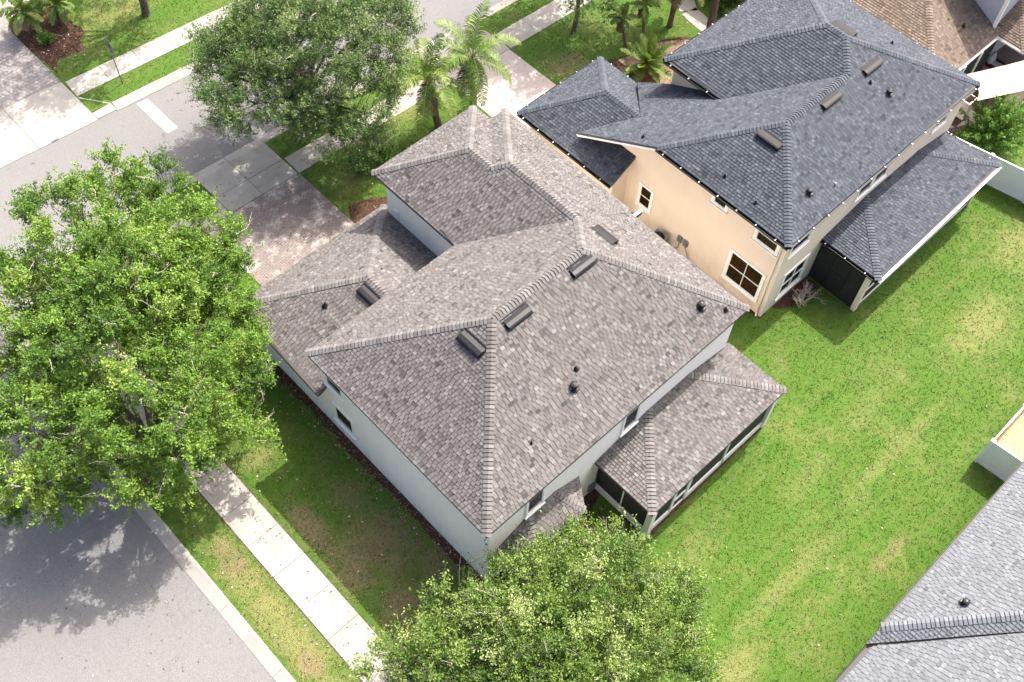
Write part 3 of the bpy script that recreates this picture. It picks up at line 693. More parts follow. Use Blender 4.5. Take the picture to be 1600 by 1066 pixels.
# windows
window(H2, (17.6, -1.86, 1.15), Y, -X, .62, 1.2, M['glassBr'], .13, (1, 2)); window(H2, (17.6, -5.6, 4.58), Y, -X, .62, .55, M['glass'], .13)
window(H2, (17.6, -8.4, 4.3), Y, -X, 1.05, 1.0, M['glassBr'], .13, (1, 2)); window(H2, (17.6, -8.28, .86), Y, -X, 1.72, 1.72, M['glassBr'], .13, (2, 2))
window(H2, (18.5, -8.83, .75), X, -Y, 1.5, 1.55, M['glass'], .13, (2, 2)); window(H2, (18.0, -8.83, 4.2), X, -Y, 1.2, 1.0, M['glass'], .1)
for x in (22.6, 23.75, 28.2): window(H2, (x, -8.83, 4.1 if x < 25 else 4.35), X, -Y, .95, 1.0, M['glass'], .07)
# gutters with clips
gutter(H2, (17.2, -9.0, 5.56), (17.2, -1.87, 5.56), (-1, 0, 0), M['black']); gutter(H2, (17.2, -9, 5.56), (30.9, -9, 5.56), (0, -1, 0), M['black'], deep=.06); gutter(H2, (30.9, -9, 5.56), (30.9, 1.5, 5.56), (1, 0, 0), M['black'])
gutter(H2, (21.4, -1.75, 5.56), (21.4, 1.5, 5.56), (-1, 0, 0), M['black']); gutter(H2, (21.4, 1.5, 5.56), (30.9, 1.5, 5.56), (0, 1, 0), M['black'])
gutter(H2, (16.12, -.6, 2.86), (16.12, 5.36, 2.86), (-1, 0, 0), M['black']); gutter(H2, (16.12, 5.36, 2.86), (21.62, 5.36, 2.86), (0, 1, 0), M['black']); gutter(H2, (21.62, 5.36, 2.86), (21.62, 3.15, 2.86), (1, 0, 0), M['black'])
gutter(H2, (20.82, -11.85, 2.81), (20.82, -8.65, 2.81), (-1, 0, 0), M['black']); gutter(H2, (20.82, -11.85, 2.81), (30.4, -11.75, 2.81), (0, -1, 0), M['white'], clips=False, deep=.07); gutter(H2, (30.4, -11.75, 2.81), (30.25, -8.7, 2.81), (1, 0, 0), M['black'])
g = MB(); g.tube([(17.5, -8.55, 5.4), (17.52, -8.6, 5.1), (17.53, -8.62, .25), (17.4, -8.7, .1)], [.045]*4, 8); g.build('downspout', M['stT'], H2)
# white rake trim
g = MB(); a = Vector(e1); b = Vector(rk); g.beam(a+Vector((-.0, 0, -.15)), b+Vector((-.0, 0, -.15)), .05, .1); g.build('rake_trim', M['white'], H2)
n2 = Vector((0, -S2, 1)); r2z = lambda y: 5.6+S2*(y+9)
for x, y in ((26.3, -5.75), (23.36, -5.78)): hood(H2, (x, y, r2z(y)), X, n2, .17, 1.15).build('roof_vent', [M['bronze'], M['black']], H2)
hood(H2, (19.95, -5.4, 5.6+.486*2.75), Y, nrm(p2[2]), .17, 1.15).build('roof_vent', [M['bronze'], M['black']], H2)
hood(H2, (26.8, -3.75, 5.6+.494*4.1), Y, nrm(p2[6]), .17, 1.15).build('roof_vent', [M['bronze'], M['black']], H2)
for x, y in ((19.6, -7.97), (26.2, -7.0)):
    g = MB(); fan_vent(g, (x, y, r2z(y)), .12, .26); g.build('exhaust_vent', M['pipe'], H2)
for x, y, zz in ((20.87, -8.38, r2z(-8.38)), (25.7, -6.22, r2z(-6.22)), (17.85, -5.0, 5.92), (17.75, -6.75, 5.86), (28.78, -5.27, 6.65), (17.6, -.8, f2z(-.8))):
    g = MB(); vent_pipe(g, (x, y, zz), .03, .2, .1 if x < 20 or x > 21 else .05); g.build('vent_pipe', M['black'] if x < 20 or x > 21 else M['steel'], H2)
g = MB(); g.box((17.5, -4.0, .75), (17.6, -3.75, 1.1)); g.box((17.5, -4.35, .75), (17.6, -4.1, 1.1)); g.tube([(17.55, -3.88, .75), (17.54, -3.9, .3), (17.4, -3.6, .1)], [.02]*3, 6); g.tube([(17.55, -4.2, .75), (17.5, -4.5, .3), (17.4, -4.8, .08)], [.02]*3, 6)
g.build('electric_box', M['steel'], H2)

t = thing('air_conditioner', 'grey air conditioning unit against the beige wall, half hidden by the white house', 'air conditioner', (16.95, -3.1, 0))
g = MB(); g.box((16.55, -3.5, .0), (17.35, -2.7, .1)); g.build('pad', M['gutter'], t)
g = MB(); g.box((16.6, -3.45, .1), (17.3, -2.75, .86)); g.build('casing', M['steel'], t)
g = MB(); g.tube([(16.95, -3.1, .862), (16.95, -3.1, .9)], [.31, .27], 20)
for i in range(12): a = math.pi*i/12; g.beam((16.95-.3*math.cos(a), -3.1-.3*math.sin(a), .905), (16.95+.3*math.cos(a), -3.1+.3*math.sin(a), .905), .012, .012)
g.build('fan_grille', M['black'], t)
# ================================================================== HOUSE 3 : brown roof, top right
H3 = thing('house', 'house with warm brown shingle roof and grey blue upper walls behind the blue grey roof', 'house', (38, -2, 0))
b0, b1 = (32.0, -6.9, 3.0), (37.95, -6.9, 3.0); bt = (38.0, -.9, 6.0)
h3p = [[b0, b1, (38.0, -.9, 6.0)], [(32.0, 12, 3.0), b0, bt, (38.0, 12, 6.0)]]
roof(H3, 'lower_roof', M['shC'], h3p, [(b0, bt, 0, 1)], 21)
l0, l1, l2, l3 = (37.62, -8.45, 3.0), (46, -8.45, 3.0), (46, -6.45, 4.0), (39.6, -6.45, 4.0)
roof(H3, 'porch_roof', M['shC'], [[l0, l1, l2, l3], [(37.62, -6.45, 3.0), l0, l3]], [(l0, l3, 0, 1)], 22)
g = MB(); g.box((37.7, -6.5, 0), (47, 12, 6.3)); g.build('upper_wall', M['stG'], H3)
g = MB(); g.box((37.64, -6.56, 0), (37.8, -6.4, 6.3)); g.build('corner_trim', M['white'], H3)
g = MB(); g.box((32.4, -6.5, 0), (37.8, 11, 2.85)); g.build('lower_wall', M['stB'], H3)
roof(H3, 'upper_roof', M['shC'], [[(37.25, -6.95, 6.35), (47.5, -6.95, 6.35), (42.4, -1.8, 8.9)], [(37.25, 12.4, 6.35), (37.25, -6.95, 6.35), (42.4, -1.8, 8.9), (42.4, 7, 8.9)]], [], 23)
gutter(H3, (32.0, -6.9, 2.96), (37.6, -6.9, 2.96), (0, -1, 0), M['white']); gutter(H3, (37.62, -8.45, 2.96), (37.62, -6.6, 2.96), (-1, 0, 0), M['white'], clips=False); gutter(H3, (37.62, -8.45, 2.96), (46, -8.45, 2.96), (0, -1, 0), M['white'])
g = MB()
for x in (34.6, 36.1): g = MB(); g.box((x-.06, -7.05, 0), (x+.06, -6.93, 2.9)); g.build('patio_post', M['white'], H3)
g = MB(); vent_pipe(g, (36.0, -5.6, 3.66), .03, .22); g.build('vent_pipe', M['black'], H3)
g = MB(); g.face([(33.0, -6.98, .05), (37.6, -6.98, .05), (37.6, -6.98, 2.8), (33.0, -6.98, 2.8)]); g.build('porch_screen', M['screenD'], H3)
# shade sail, pulled tight between posts
g = MB(); cn = [Vector((33.5, -6.9, 2.75)), Vector((41.5, -10.3, 2.9)), Vector((41.5, -12.9, 2.3)), Vector((33.5, -8.6, 2.5))]
NS = 14
def sail(u, v):
    p = cn[0].lerp(cn[1], u).lerp(cn[3].lerp(cn[2], u), v)
    c = (cn[0]+cn[1]+cn[2]+cn[3])/4; k = .16*((1-(2*u-1)**2)*abs(2*v-1)**2+(1-(2*v-1)**2)*abs(2*u-1)**2)
    p = p.lerp(c, k*1.0); p.z -= .25*(1-(2*u-1)**2)*(1-(2*v-1)**2)*.6; return p
for i in range(NS):
    for j in range(NS):
        q = [sail(a/NS, b/NS) for a, b in ((i, j), (i+1, j), (i+1, j+1), (i, j+1))]; g.face(q); g.face([p-Z*.006 for p in q][::-1])
so_ = g.build('shade_sail', M['sail']); tag(so_, 'cream canvas shade sail stretched over the patio of the brown roofed house', 'shade sail')
g = MB()
for p in (cn[2], cn[1]): g.tube([(p.x, p.y-.1, 0), (p.x, p.y-.1, p.z+.05)], [.05, .05], 8)
g.build('sail_post', M['white'], so_)
# patio chairs under the eave
for i, (x, y, m, lb_) in enumerate([(38.1, -6.95, M['pink'], 'pink cushioned patio chair under the eave of the brown roofed house'), (38.75, -7.25, M['greyC'], 'grey cushioned patio chair next to the pink one by the shade sail')]):
    t = thing('patio_chair', lb_, 'chair', (x, y, .03), 'patio chairs by the shade sail')
    s_ = MB(); s_.box((x-.34, y-.34, .36), (x+.34, y+.34, .5)); s_.build('seat', m, t)
    s_ = MB(); s_.beam((x, y+.32, .5), (x, y+.46, 1.0), .66, .14); s_.build('backrest', m, t)
    s_ = MB()
    for sx in (-1, 1):
        s_.box((x+sx*.38-.04, y-.34, .03), (x+sx*.38+.04, y+.4, .62))
    s_.build('frame', M['bronze'], t)
t = thing('side_cabinet', 'white cabinet with dark glass door by the corner of the slate roofed house', 'cabinet', (34.9, -7.85, 0))
g = MB(); g.box((34.6, -8.1, .03), (35.3, -7.6, 1.1)); g.build('case', M['white'], t); g = MB(); g.box((34.66, -8.04, 1.1), (35.24, -7.66, 1.112)); g.build('top', M['glassBr'], t)

# ================================================================== HOUSE 4 : pale grey roof, lower right
H4 = thing('house', 'house with pale silver grey shingle roof in the lower right corner', 'house', (14, -24, 0))
s4 = .594; zR = lambda y: 2.9+s4*(-20.85-y); zL = lambda y: 2.5+s4*(-20.87-y)
c0 = (8.62, -20.85, 2.9); d0 = 7.0; c1 = (8.62+d0, -20.85-d0, zR(-20.85-d0)); dl = .69
vL0 = (8.62-dl, -20.85-.0, 2.9-s4*dl); vL1 = (8.62-dl+d0+.0, -20.85-d0, 2.9-s4*dl+s4*d0)
h4 = [[c0, (27, -20.85, 2.9), (27, -20.85-d0, c1[2]), c1], [vL0, c0, c1, vL1], [(1, -21.0, 2.49), (vL0[0], -21.0, 2.49), vL1, (1, -21.0-d0, zL(-20.87-d0))]]
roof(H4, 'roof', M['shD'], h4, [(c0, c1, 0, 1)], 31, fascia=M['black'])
g = MB(); g.box((8.9, -30, 0), (26, -21.25, 2.8)); g.box((1.5, -30, 0), (9.2, -21.3, 2.4)); g.build('wall', M['stT'], H4)
g = MB(); fan_vent(g, (11.0, -22.3, zR(-22.3)), .12, .26); g.build('exhaust_vent', M['pipe'], H4)
gutter(H4, (8.7, -20.85, 2.86), (27, -20.85, 2.86), (0, 1, 0), M['black'], clips=False, deep=.09); gutter(H4, (1, -21.0, 2.45), (7.9, -21.0, 2.45), (0, 1, 0), M['black'], clips=False, deep=.09)

# ================================================================== fences
def fence(name, label, pts, h, base=0):
    t = thing(name, label, 'fence', (pts[0][0], pts[0][1], 0)); 
    for a, b in zip(pts[:-1], pts[1:]):
        a = Vector((*a, 0)); b = Vector((*b, 0)); L = (b-a).length; n = max(1, round(L/2.35)); d = (b-a)/n; u = d.normalized()
        for i in range(n):
            p = a+d*i; q = p+d; mb = MB()
            mb.beam(p+u*.06+Z*(h*.5), q-u*.06+Z*(h*.5), .035, h*.86)
            m = int((q-p).length/.16)
            for k in range(1, m):
                c = p+d*(k/m); mb.beam(c+Z*h*.09, c+Z*h*.91, .044, .008)
            mb.build('panel', M['vinyl'], t); r = MB(); r.beam(p+u*.06+Z*(h-.06), q-u*.06+Z*(h-.06), .055, .14); r.build('rail', M['vinyl'], t); r = MB(); r.beam(p+u*.06+Z*.12, q-u*.06+Z*.12, .055, .16); r.build('rail', M['vinyl'], t)
    done = []
    for a, b in zip(pts[:-1], pts[1:]):
        a = Vector((*a, 0)); b = Vector((*b, 0)); L = (b-a).length; n = max(1, round(L/2.35))
        for i in range(n+1):
            p = a+(b-a)*i/n
            if any((p-q).length < .2 for q in done): continue
            done.append(p); mb = MB(); mb.box((p.x-.065, p.y-.065, 0), (p.x+.065, p.y+.065, h+.04))
            k = .085; c = [(p.x-k, p.y-k, h+.04), (p.x+k, p.y-k, h+.04), (p.x+k, p.y+k, h+.04), (p.x-k, p.y+k, h+.04)]
            for j in range(4): mb.face([c[j], c[(j+1) % 4], (p.x, p.y, h+.12)])
            mb.face(c[::-1]); mb.build('post', M['vinyl'], t)
    return t
fence('vinyl_fence', 'white vinyl fence running back from the slate roofed house beside the leafy shrub', [(31.35, -8.6), (31.8, -10.9), (32.25, -13.2), (33.2, -18)], 1.8)
fence('vinyl_fence', 'white vinyl fence corner around tan wood chips next to the pale grey roof', [(18.75, -20.9), (18.65, -19.45), (30.5, -19.4)], 1.8)

# ================================================================== stop sign seen from behind
t = thing('stop_sign', 'grey back of an octagonal road sign on a pole in the far grass strip', 'road sign', (4.62, 22.08, 0))
g = MB(); g.box((4.6, 22.055, 0), (4.64, 22.105, 2.75)); g.build('post', M['steel'], t)
g = MB(); oc = [(0, 22.08+.38*math.cos(R(22.5+45*i)), 2.45+.38*math.sin(R(22.5+45*i))) for i in range(8)]
g.face([(4.645, y, z) for _, y, z in oc]); 
for i in range(8): a, b = oc[i], oc[(i+1) % 8]; g.face([(4.645, a[1], a[2]), (4.652, a[1], a[2]), (4.652, b[1], b[2]), (4.645, b[1], b[2])])
pn = g.build('sign_plate', M['steel'], t)
g = MB(); g.face([(4.653, y, z) for _, y, z in oc]); g.build('sign_face', M['red'], pn)

# ================================================================== vegetation
def unit(v): return v/np.maximum(1e-9, np.linalg.norm(v, axis=-1, keepdims=True))
def leaf_mesh(name, base, dirv, nor, L, W, tone, mat):
    """base Nx3, dirv Nx3, nor Nx3: one folded diamond (two triangles' worth as a quad) per leaf"""
    n = len(base); d = unit(dirv); s_ = unit(np.cross(nor, d)); nn = np.cross(d, s_)
    V = np.empty((n, 4, 3)); L = L[:, None]; W = W[:, None]
    V[:, 0] = base; V[:, 1] = base+d*L*.5+s_*W*.5+nn*L*.06; V[:, 2] = base+d*L; V[:, 3] = base+d*L*.5-s_*W*.5+nn*L*.06
    me = bpy.data.meshes.new(name); me.vertices.add(4*n); me.loops.add(4*n); me.polygons.add(n)
    me.vertices.foreach_set('co', V.ravel()); me.loops.foreach_set('vertex_index', np.arange(4*n, dtype=np.int32))
    me.polygons.foreach_set('loop_start', np.arange(0, 4*n, 4, dtype=np.int32)); me.polygons.foreach_set('loop_total', np.full(n, 4, dtype=np.int32))
    a = me.attributes.new('tone', 'FLOAT', 'FACE'); a.data.foreach_set('value', np.clip(tone, 0, 1).astype(np.float32))
    me.materials.append(mat); me.update(calc_edges=True); return me
def tree(name, label, base, blobs, nclump, ntwig, nleaf, mat, seed, leafL=.15, leafW=.085, tw=(.5, 1.0), group=None, trunk_r=.22, fork=2.0, cat='tree', upb=.45, spread=.9, csize=.35, barkm=None, mind=.62):
    rg = np.random.default_rng(seed); rr = random.Random(seed)
    t = thing(name, label, cat, base, group); base = Vector(base)
    # clump centres: spread through the shell of several lobes
    vol = np.array([b[3]*b[4]*b[5] for b in blobs])**.7; pick = vol/vol.sum(); cl = []; cb = []
    tries = 0
    while len(cl) < nclump and tries < nclump*60:
        tries += 1; k = rg.choice(len(blobs), p=pick); b = blobs[k]
        d = unit(rg.normal(size=3)); 
        if d[2] < -.45: continue
        rad = rg.uniform(.45, 1)**.5; rad *= 1+.16*math.sin(5*d[0]+seed)*math.cos(4*d[1]+2*d[2])
        p = np.array(b[:3])+d*rad*np.array(b[3:6])
        if p[2] < 1.0: continue
        if cl and min(np.linalg.norm(np.array(cl)-p, axis=1)) < mind: continue
        cl.append(p); cb.append(k)
    cl = np.array(cl); n = len(cl); cen = np.array([blobs[k][:3] for k in cb])
    out = unit(cl-cen+np.array([0, 0, .3])); ct = rg.normal(.48, .22, n)
    T = n*ntwig; ci = np.repeat(np.arange(n), ntwig)
    td = unit(out[ci]*.75+np.array([0, 0, upb])+rg.normal(size=(T, 3))*spread)
    tp = cl[ci]+rg.normal(size=(T, 3))*csize*.5; tl = rg.uniform(*tw, T)
    bend = rg.normal(size=(T, 3))*.25
    bare_ = rg.random(T) < .05; live = np.nonzero(~bare_)[0]
    ti = np.repeat(live, nleaf); N_ = len(ti); f = rg.uniform(.1, 1, N_)
    lp = tp[ti]+td[ti]*(tl[ti]*f)[:, None]+bend[ti]*((f**2)*tl[ti])[:, None]+rg.normal(size=(N_, 3))*.05
    ld = unit(td[ti]*.7+rg.normal(size=(N_, 3))*.75); nor = unit(np.array([0, 0, 1.])+rg.normal(size=(N_, 3))*.55)
    tone = ct[ci][ti]+rg.normal(0, .1, N_)+(f-.5)*.25  # inner leaves toned darker: shade of the crown gaps put into their colour
    L = leafL*rg.uniform(.7, 1.25, N_); W = leafW*rg.uniform(.75, 1.2, N_)
    cr_ = bpy.data.objects.new('crown', leaf_mesh('crown', lp-np.array(base), ld, nor, L, W, tone, mat)); C.objects.link(cr_); cr_.parent = t
    # trunk, limbs, branchlets
    mb = MB(); bc = Vector(np.array([b[:3] for b in blobs]).mean(axis=0)); fk = Vector((base.x*.8+bc.x*.2, base.y*.8+bc.y*.2, fork))
    mb.tube([base-Z*.1, base+Z*.15, base.lerp(fk, .5)+Vector((.08, -.06, 0)), fk], [trunk_r*1.5, trunk_r*1.1, trunk_r*.95, trunk_r*.85], 10)
    nodes = [(fk, trunk_r*.8)]
    for b in blobs:
        for _ in range(3):
            d = Vector((rr.gauss(0, .5), rr.gauss(0, .5), rr.uniform(-.1, .5))); e = Vector(b[:3])+Vector((d.x*b[3], d.y*b[4], d.z*b[5])); pts = []; m = 6
            w1 = Vector((rr.uniform(-.35, .35), rr.uniform(-.35, .35), rr.uniform(0, .5)))
            for i in range(m+1): u = i/m; pts.append(fk.lerp(e, u)+w1*math.sin(math.pi*u))
            rs = [trunk_r*.62*(1-u*.8/m*1)+0 for u in range(m+1)]; rs = [trunk_r*.6*(1-.82*i/m) for i in range(m+1)]
            mb.tube(pts, rs, 7); nodes += [(p, r_) for p, r_ in zip(pts[1:], rs[1:])]
    npz = np.array([tuple(p) for p, _ in nodes])
    for p in cl:
        k = int(np.argmin(np.linalg.norm(npz-p, axis=1)+rg.uniform(0, .5, len(npz)))); a = nodes[k][0]; r0 = min(nodes[k][1]*.7, .05); e = Vector(p)
        md = a.lerp(e, .5)+Vector((rr.uniform(-.2, .2), rr.uniform(-.2, .2), rr.uniform(0, .3))); mb.tube([a, md, e, e+(e-md)*.4], [r0, r0*.7, r0*.4, r0*.15], 5, cap=False)
    for i in range(T):
        if bare_[i]:
            a = Vector(tp[i]); d = Vector(td[i])*tl[i]; e = a+d*1.2; mb.tube([a-d*.3, a+d*.5+Vector(bend[i])*.2, e], [.018, .012, .005], 4, 1, cap=False)
            for q in range(3):
                c = a+d*(.4+.25*q); mb.tube([c, c+d*.35+Vector((rr.uniform(-.25, .25), rr.uniform(-.25, .25), rr.uniform(-.05, .2)))], [.009, .004], 3, 1, cap=False)
        elif i % 3 == 0:
            a = Vector(tp[i]); e = a+Vector(td[i])*tl[i]*.9; mb.tube([a, e], [.012, .004], 3, cap=False)
    mb.build('trunk', [barkm or M['bark'], M['twig']], t); return t

tree('oak_tree', 'broad bright green oak over the street corner beside the sidewalk, largest tree, near half', (-6.3, 2.0, 0),
     [(-5.8, 2.0, 5.2, 3.1, 2.5, 2.4), (-2.5, 3.1, 4.7, 2.0, 2.1, 2.1), (-1.5, 5.4, 5.0, 2.2, 2.0, 1.9), (-8.8, 3.7, 4.8, 2.5, 2.8, 2.2), (-4.8, 4.9, 6.0, 3.2, 2.6, 2.5), (-6.1, .3, 3.7, 1.8, 1.1, 1.1), (-8.5, 2.8, 3.9, 1.9, 1.3, 1.3), (-3.5, .2, 3.5, 1.2, 1.0, .8)],
     150, 34, 34, M['leafA'], 3, .095, .062, (.3, .7), mind=.98, csize=.4, group='big street trees')
tree('oak_tree', 'bright green oak crown reaching over the upper road at the mouth of the brick driveway', (-3.4, 9.6, 0),
     [(-3.4, 9.4, 5.6, 3.4, 3.0, 2.5), (-1.0, 10.0, 5.4, 2.2, 2.4, 2.2), (-6.6, 8.2, 5.0, 3.0, 2.8, 2.2), (-.4, 7.2, 5.2, 2.2, 2.2, 2.1), (-3.2, 6.6, 6.2, 2.6, 2.2, 2.2)],
     110, 34, 34, M['leafA'], 4, .095, .062, (.3, .7), mind=.98, csize=.4, group='big street trees')
tree('oak_tree', 'olive green oak with slender leaves between the upper road and the front lawn', (9.3, 13.3, 0),
     [(9.9, 12.3, 5.6, 3.0, 2.6, 2.4), (7.2, 12.9, 4.6, 2.2, 2.4, 1.9), (12.4, 12.3, 5.2, 2.5, 2.6, 2.0), (9.9, 15.0, 5.0, 3.2, 2.3, 2.0), (8.8, 9.9, 3.7, 1.4, 1.5, 1.4), (10.8, 9.9, 3.6, 1.6, 1.4, 1.5), (9.2, 8.9, 2.9, 1.2, 1.1, 1.2), (7.2, 15.4, 4.4, 1.6, 1.6, 1.3)],
     195, 32, 28, M['leafB'], 5, .11, .045, (.35, .95), group='big street trees', upb=.7, mind=.82, spread=.75)
tree('oak_tree', 'pale yellow green young tree in front of the near corner of the white house', (-.4, -13.2, 0),
     [(-.8, -12.9, 3.4, 2.0, 1.9, 1.9), (-3.3, -11.9, 2.9, 1.7, 1.7, 1.4), (2.3, -13.5, 3.1, 1.8, 1.7, 1.6), (.8, -11.5, 3.2, 1.4, 1.2, 1.2), (-2.2, -14.4, 2.9, 1.8, 1.7, 1.5), (.6, -15.1, 3.1, 2.0, 1.7, 1.5), (-4.7, -10.4, 2.4, 1.0, 1.1, .9), (-1.7, -10.3, 2.6, 1.0, .8, .9), (3.5, -15.3, 2.6, 1.4, 1.3, 1.1), (-3.6, -16.2, 2.7, 1.8, 1.4, 1.2), (3.6, -12.6, 2.5, 1.1, 1.0, .9), (1.2, -17, 2.7, 2, 1.2, 1.1), (-5.0, -12.6, 2.4, 1.2, 1.2, .9), (2.6, -11.4, 2.4, 1.0, .8, .8)],
     250, 24, 24, M['leafC'], 6, .1, .055, (.45, 1.05), mind=.62, csize=.3, group='big street trees', trunk_r=.16, fork=1.3, upb=1.15, spread=.55)

def palm(name, label, base, h, nf, flen, seed, mat, cat='palm', arch=.9, lean=(0, 0), dead=4, group=None, tr=.14, leaflet=.5, stiff=0., lw=.03, nl=34):
    rr = random.Random(seed); rg = np.random.default_rng(seed); t = thing(name, label, cat, base, group); b = Vector(base); top = b+Vector((lean[0], lean[1], h))
    mb = MB(); m = 9; pts = [b.lerp(top, i/m)+Vector((lean[0]*.12*math.sin(math.pi*i/m), 0, 0)) for i in range(m+1)]
    mb.tube(pts, [tr*(1.25 if i == 0 else 1+.12*(i % 2)) for i in range(m+1)], 10)
    for k in range(10):
        a = k*2.4; d = Vector((math.cos(a), math.sin(a), .9)).normalized(); p = top-Z*rr.uniform(0, .5); mb.beam(p, p+d*.3, .07, .03)
    mb.build('trunk', M['barkP'], t)
    for k in range(nf+dead):
        isd = k >= nf; az = 2.399*k+rr.uniform(-.3, .3); el = (R(80)-R(95)*(k/max(1, nf-1))) if not isd else R(rr.uniform(-70, -45)); L_ = flen*rr.uniform(.85, 1.1)*(.8 if isd else 1)
        d = Vector((math.cos(az)*math.cos(el), math.sin(az)*math.cos(el), math.sin(el))); p = Vector(top); pp = [p.copy()]; ns = 12
        for i in range(ns):
            d = (d+Vector((0, 0, -1))*(arch*(1-stiff)*.17*(i/ns+.3))).normalized(); p = p+d*(L_/ns); pp.append(p.copy())
        f = MB(); f.tube(pp, [.028*(1-.85*i/ns) for i in range(ns+1)], 5, tone=.75)
        tn = rr.gauss(.5, .12); 
        for i in range(nl):
            u = .14+.86*i/nl; q = u*ns; a = min(int(q), ns-1); c = pp[a].lerp(pp[a+1], q-a); dd = (pp[a+1]-pp[a]).normalized(); sd_ = dd.cross(Z); sd_ = sd_.normalized() if sd_.length > .01 else X
            ll = leaflet*(math.sin(math.pi*min(1, u*.9+.1))**.6)*rr.uniform(.85, 1.1)
            for s_ in (-1, 1):
                e1_ = (sd_*s_*.9+dd*.55+Z*(.25 if stiff > .3 else .1)+Vector((rr.gauss(0, .12), rr.gauss(0, .12), rr.gauss(0, .12)))).normalized(); mid = c+e1_*ll*.5; e2_ = (e1_+Z*(-.7*(1-stiff))).normalized(); tip = mid+e2_*ll*.5
                wv = dd*lw; tt = min(1, max(0, tn+rr.gauss(0, .14)+.25*(u-.5)))
                f.face([c-wv*.6, c+wv*.6, mid+wv, mid-wv], 0, tt); f.face([mid-wv, mid+wv, tip+wv*.1, tip-wv*.1], 0, tt)
        f.build('dead_frond' if isd else 'frond', M['frondD'] if isd else mat, t)
    return t
palm('palm_tree', 'queen palm with drooping fronds behind the front wing, left one of the pair', (14.5, 9.2, 0), 3.5, 15, 2.75, 31, M['frond'], lean=(-.5, .1), group='palms by the pale driveway', arch=1.25, leaflet=.62, lw=.022, tr=.17, nl=52)
palm('palm_tree', 'taller queen palm with brown hanging fronds at the edge of the pale driveway', (16.3, 8.6, 0), 4.1, 14, 2.75, 32, M['frond'], dead=8, lean=(-.2, -.1), group='palms by the pale driveway', arch=1.25, leaflet=.62, lw=.022, tr=.17, nl=52)
palm('palm_tree', 'small palm with several fine fronds in the mulch by the far driveway', (3.5, 28.3, 0), 1.3, 18, 1.35, 33, M['frond'], lean=(-.3, .1), dead=3, tr=.1, leaflet=.32, group='far garden palms')
palm('palm_tree', 'small palm on the far mulch bed nearest the straight grey street trunk', (4.6, 27.9, 0), 1.2, 16, 1.2, 36, M['frond'], lean=(.2, .1), dead=3, tr=.09, leaflet=.3, group='far garden palms')
palm('palm_tree', 'slender small palm in the front garden mulch, leftmost stem', (25.5, 6.8, 0), 2.0, 9, 1.0, 34, M['frond'], lean=(-.2, .4), dead=4, tr=.08, leaflet=.28, group='slender palms in the front garden')
palm('palm_tree', 'slender small palm in the front garden mulch, beside the cycad', (26.4, 6.5, 0), 2.3, 9, 1.0, 35, M['frond'], lean=(.2, .4), dead=4, tr=.08, leaflet=.28, group='slender palms in the front garden')
palm('cycad', 'stiff fronded sago cycad in the mulch beside the slate garage roof', (24.6, 4.6, 0), 1.15, 26, 1.6, 37, M['frond'], 'plant', .5, dead=5, tr=.2, leaflet=.3, stiff=.75, lw=.03)
palm('palm_tree', 'palm with a hanging feathery frond beside the straight trunk at the top of the garden', (28.6, 6.5, 0), 3.0, 12, 2.1, 38, M['frond'], lean=(.3, .2), dead=2)
# plain trunks whose crowns are above the frame
def small_tree(name, label, base, h, r, seed, mat, crown, nc=60, **kw):
    return tree(name, label, base, crown, nc, 16, 14, mat, seed, trunk_r=r, fork=h, **kw)
small_tree('street_tree', 'street tree with grey trunk on the far lawn at the top edge', (8.35, 25.6, 0), 3.0, .2, 41, M['leafA'], [(10.2, 27.0, 7.4, 3.0, 2.6, 1.6), (6.4, 26.4, 8.0, 2.6, 2.6, 1.5), (8.4, 24.6, 8.4, 2.2, 1.8, 1.2)], 90)
small_tree('garden_tree', 'garden tree with straight grey trunk beside the slate roof at the top edge', (29.6, 4.6, 0), 5.0, .2, 42, M['leafB'], [(30.6, 7.4, 9.6, 2.2, 2.0, 1.5)], 40)
small_tree('garden_tree', 'dark garden tree whose branches hang over the sidewalk at the top edge', (24.4, 9.6, 0), 2.6, .12, 43, M['leafB'], [(24.3, 8.4, 3.0, 1.1, .9, .8), (25.3, 9.9, 4.3, 1.6, 1.3, 1.0), (26.4, 11.6, 5.6, 2.6, 2.2, 1.6), (23.9, 12.2, 6.4, 2.0, 1.6, 1.2), (27.5, 9.4, 7.6, 2.8, 2.4, 1.5), (26.0, 12.0, 8.2, 3, 2, 1.4)], 130)
def shrub(name, label, base, blobs, n, mat, seed, L=.12, W=.06, tw=(.3, .6), group=None, **kw):
    return tree(name, label, base, blobs, n, 16, 14, mat, seed, L, W, tw, group, .04, .4, 'shrub', **kw)
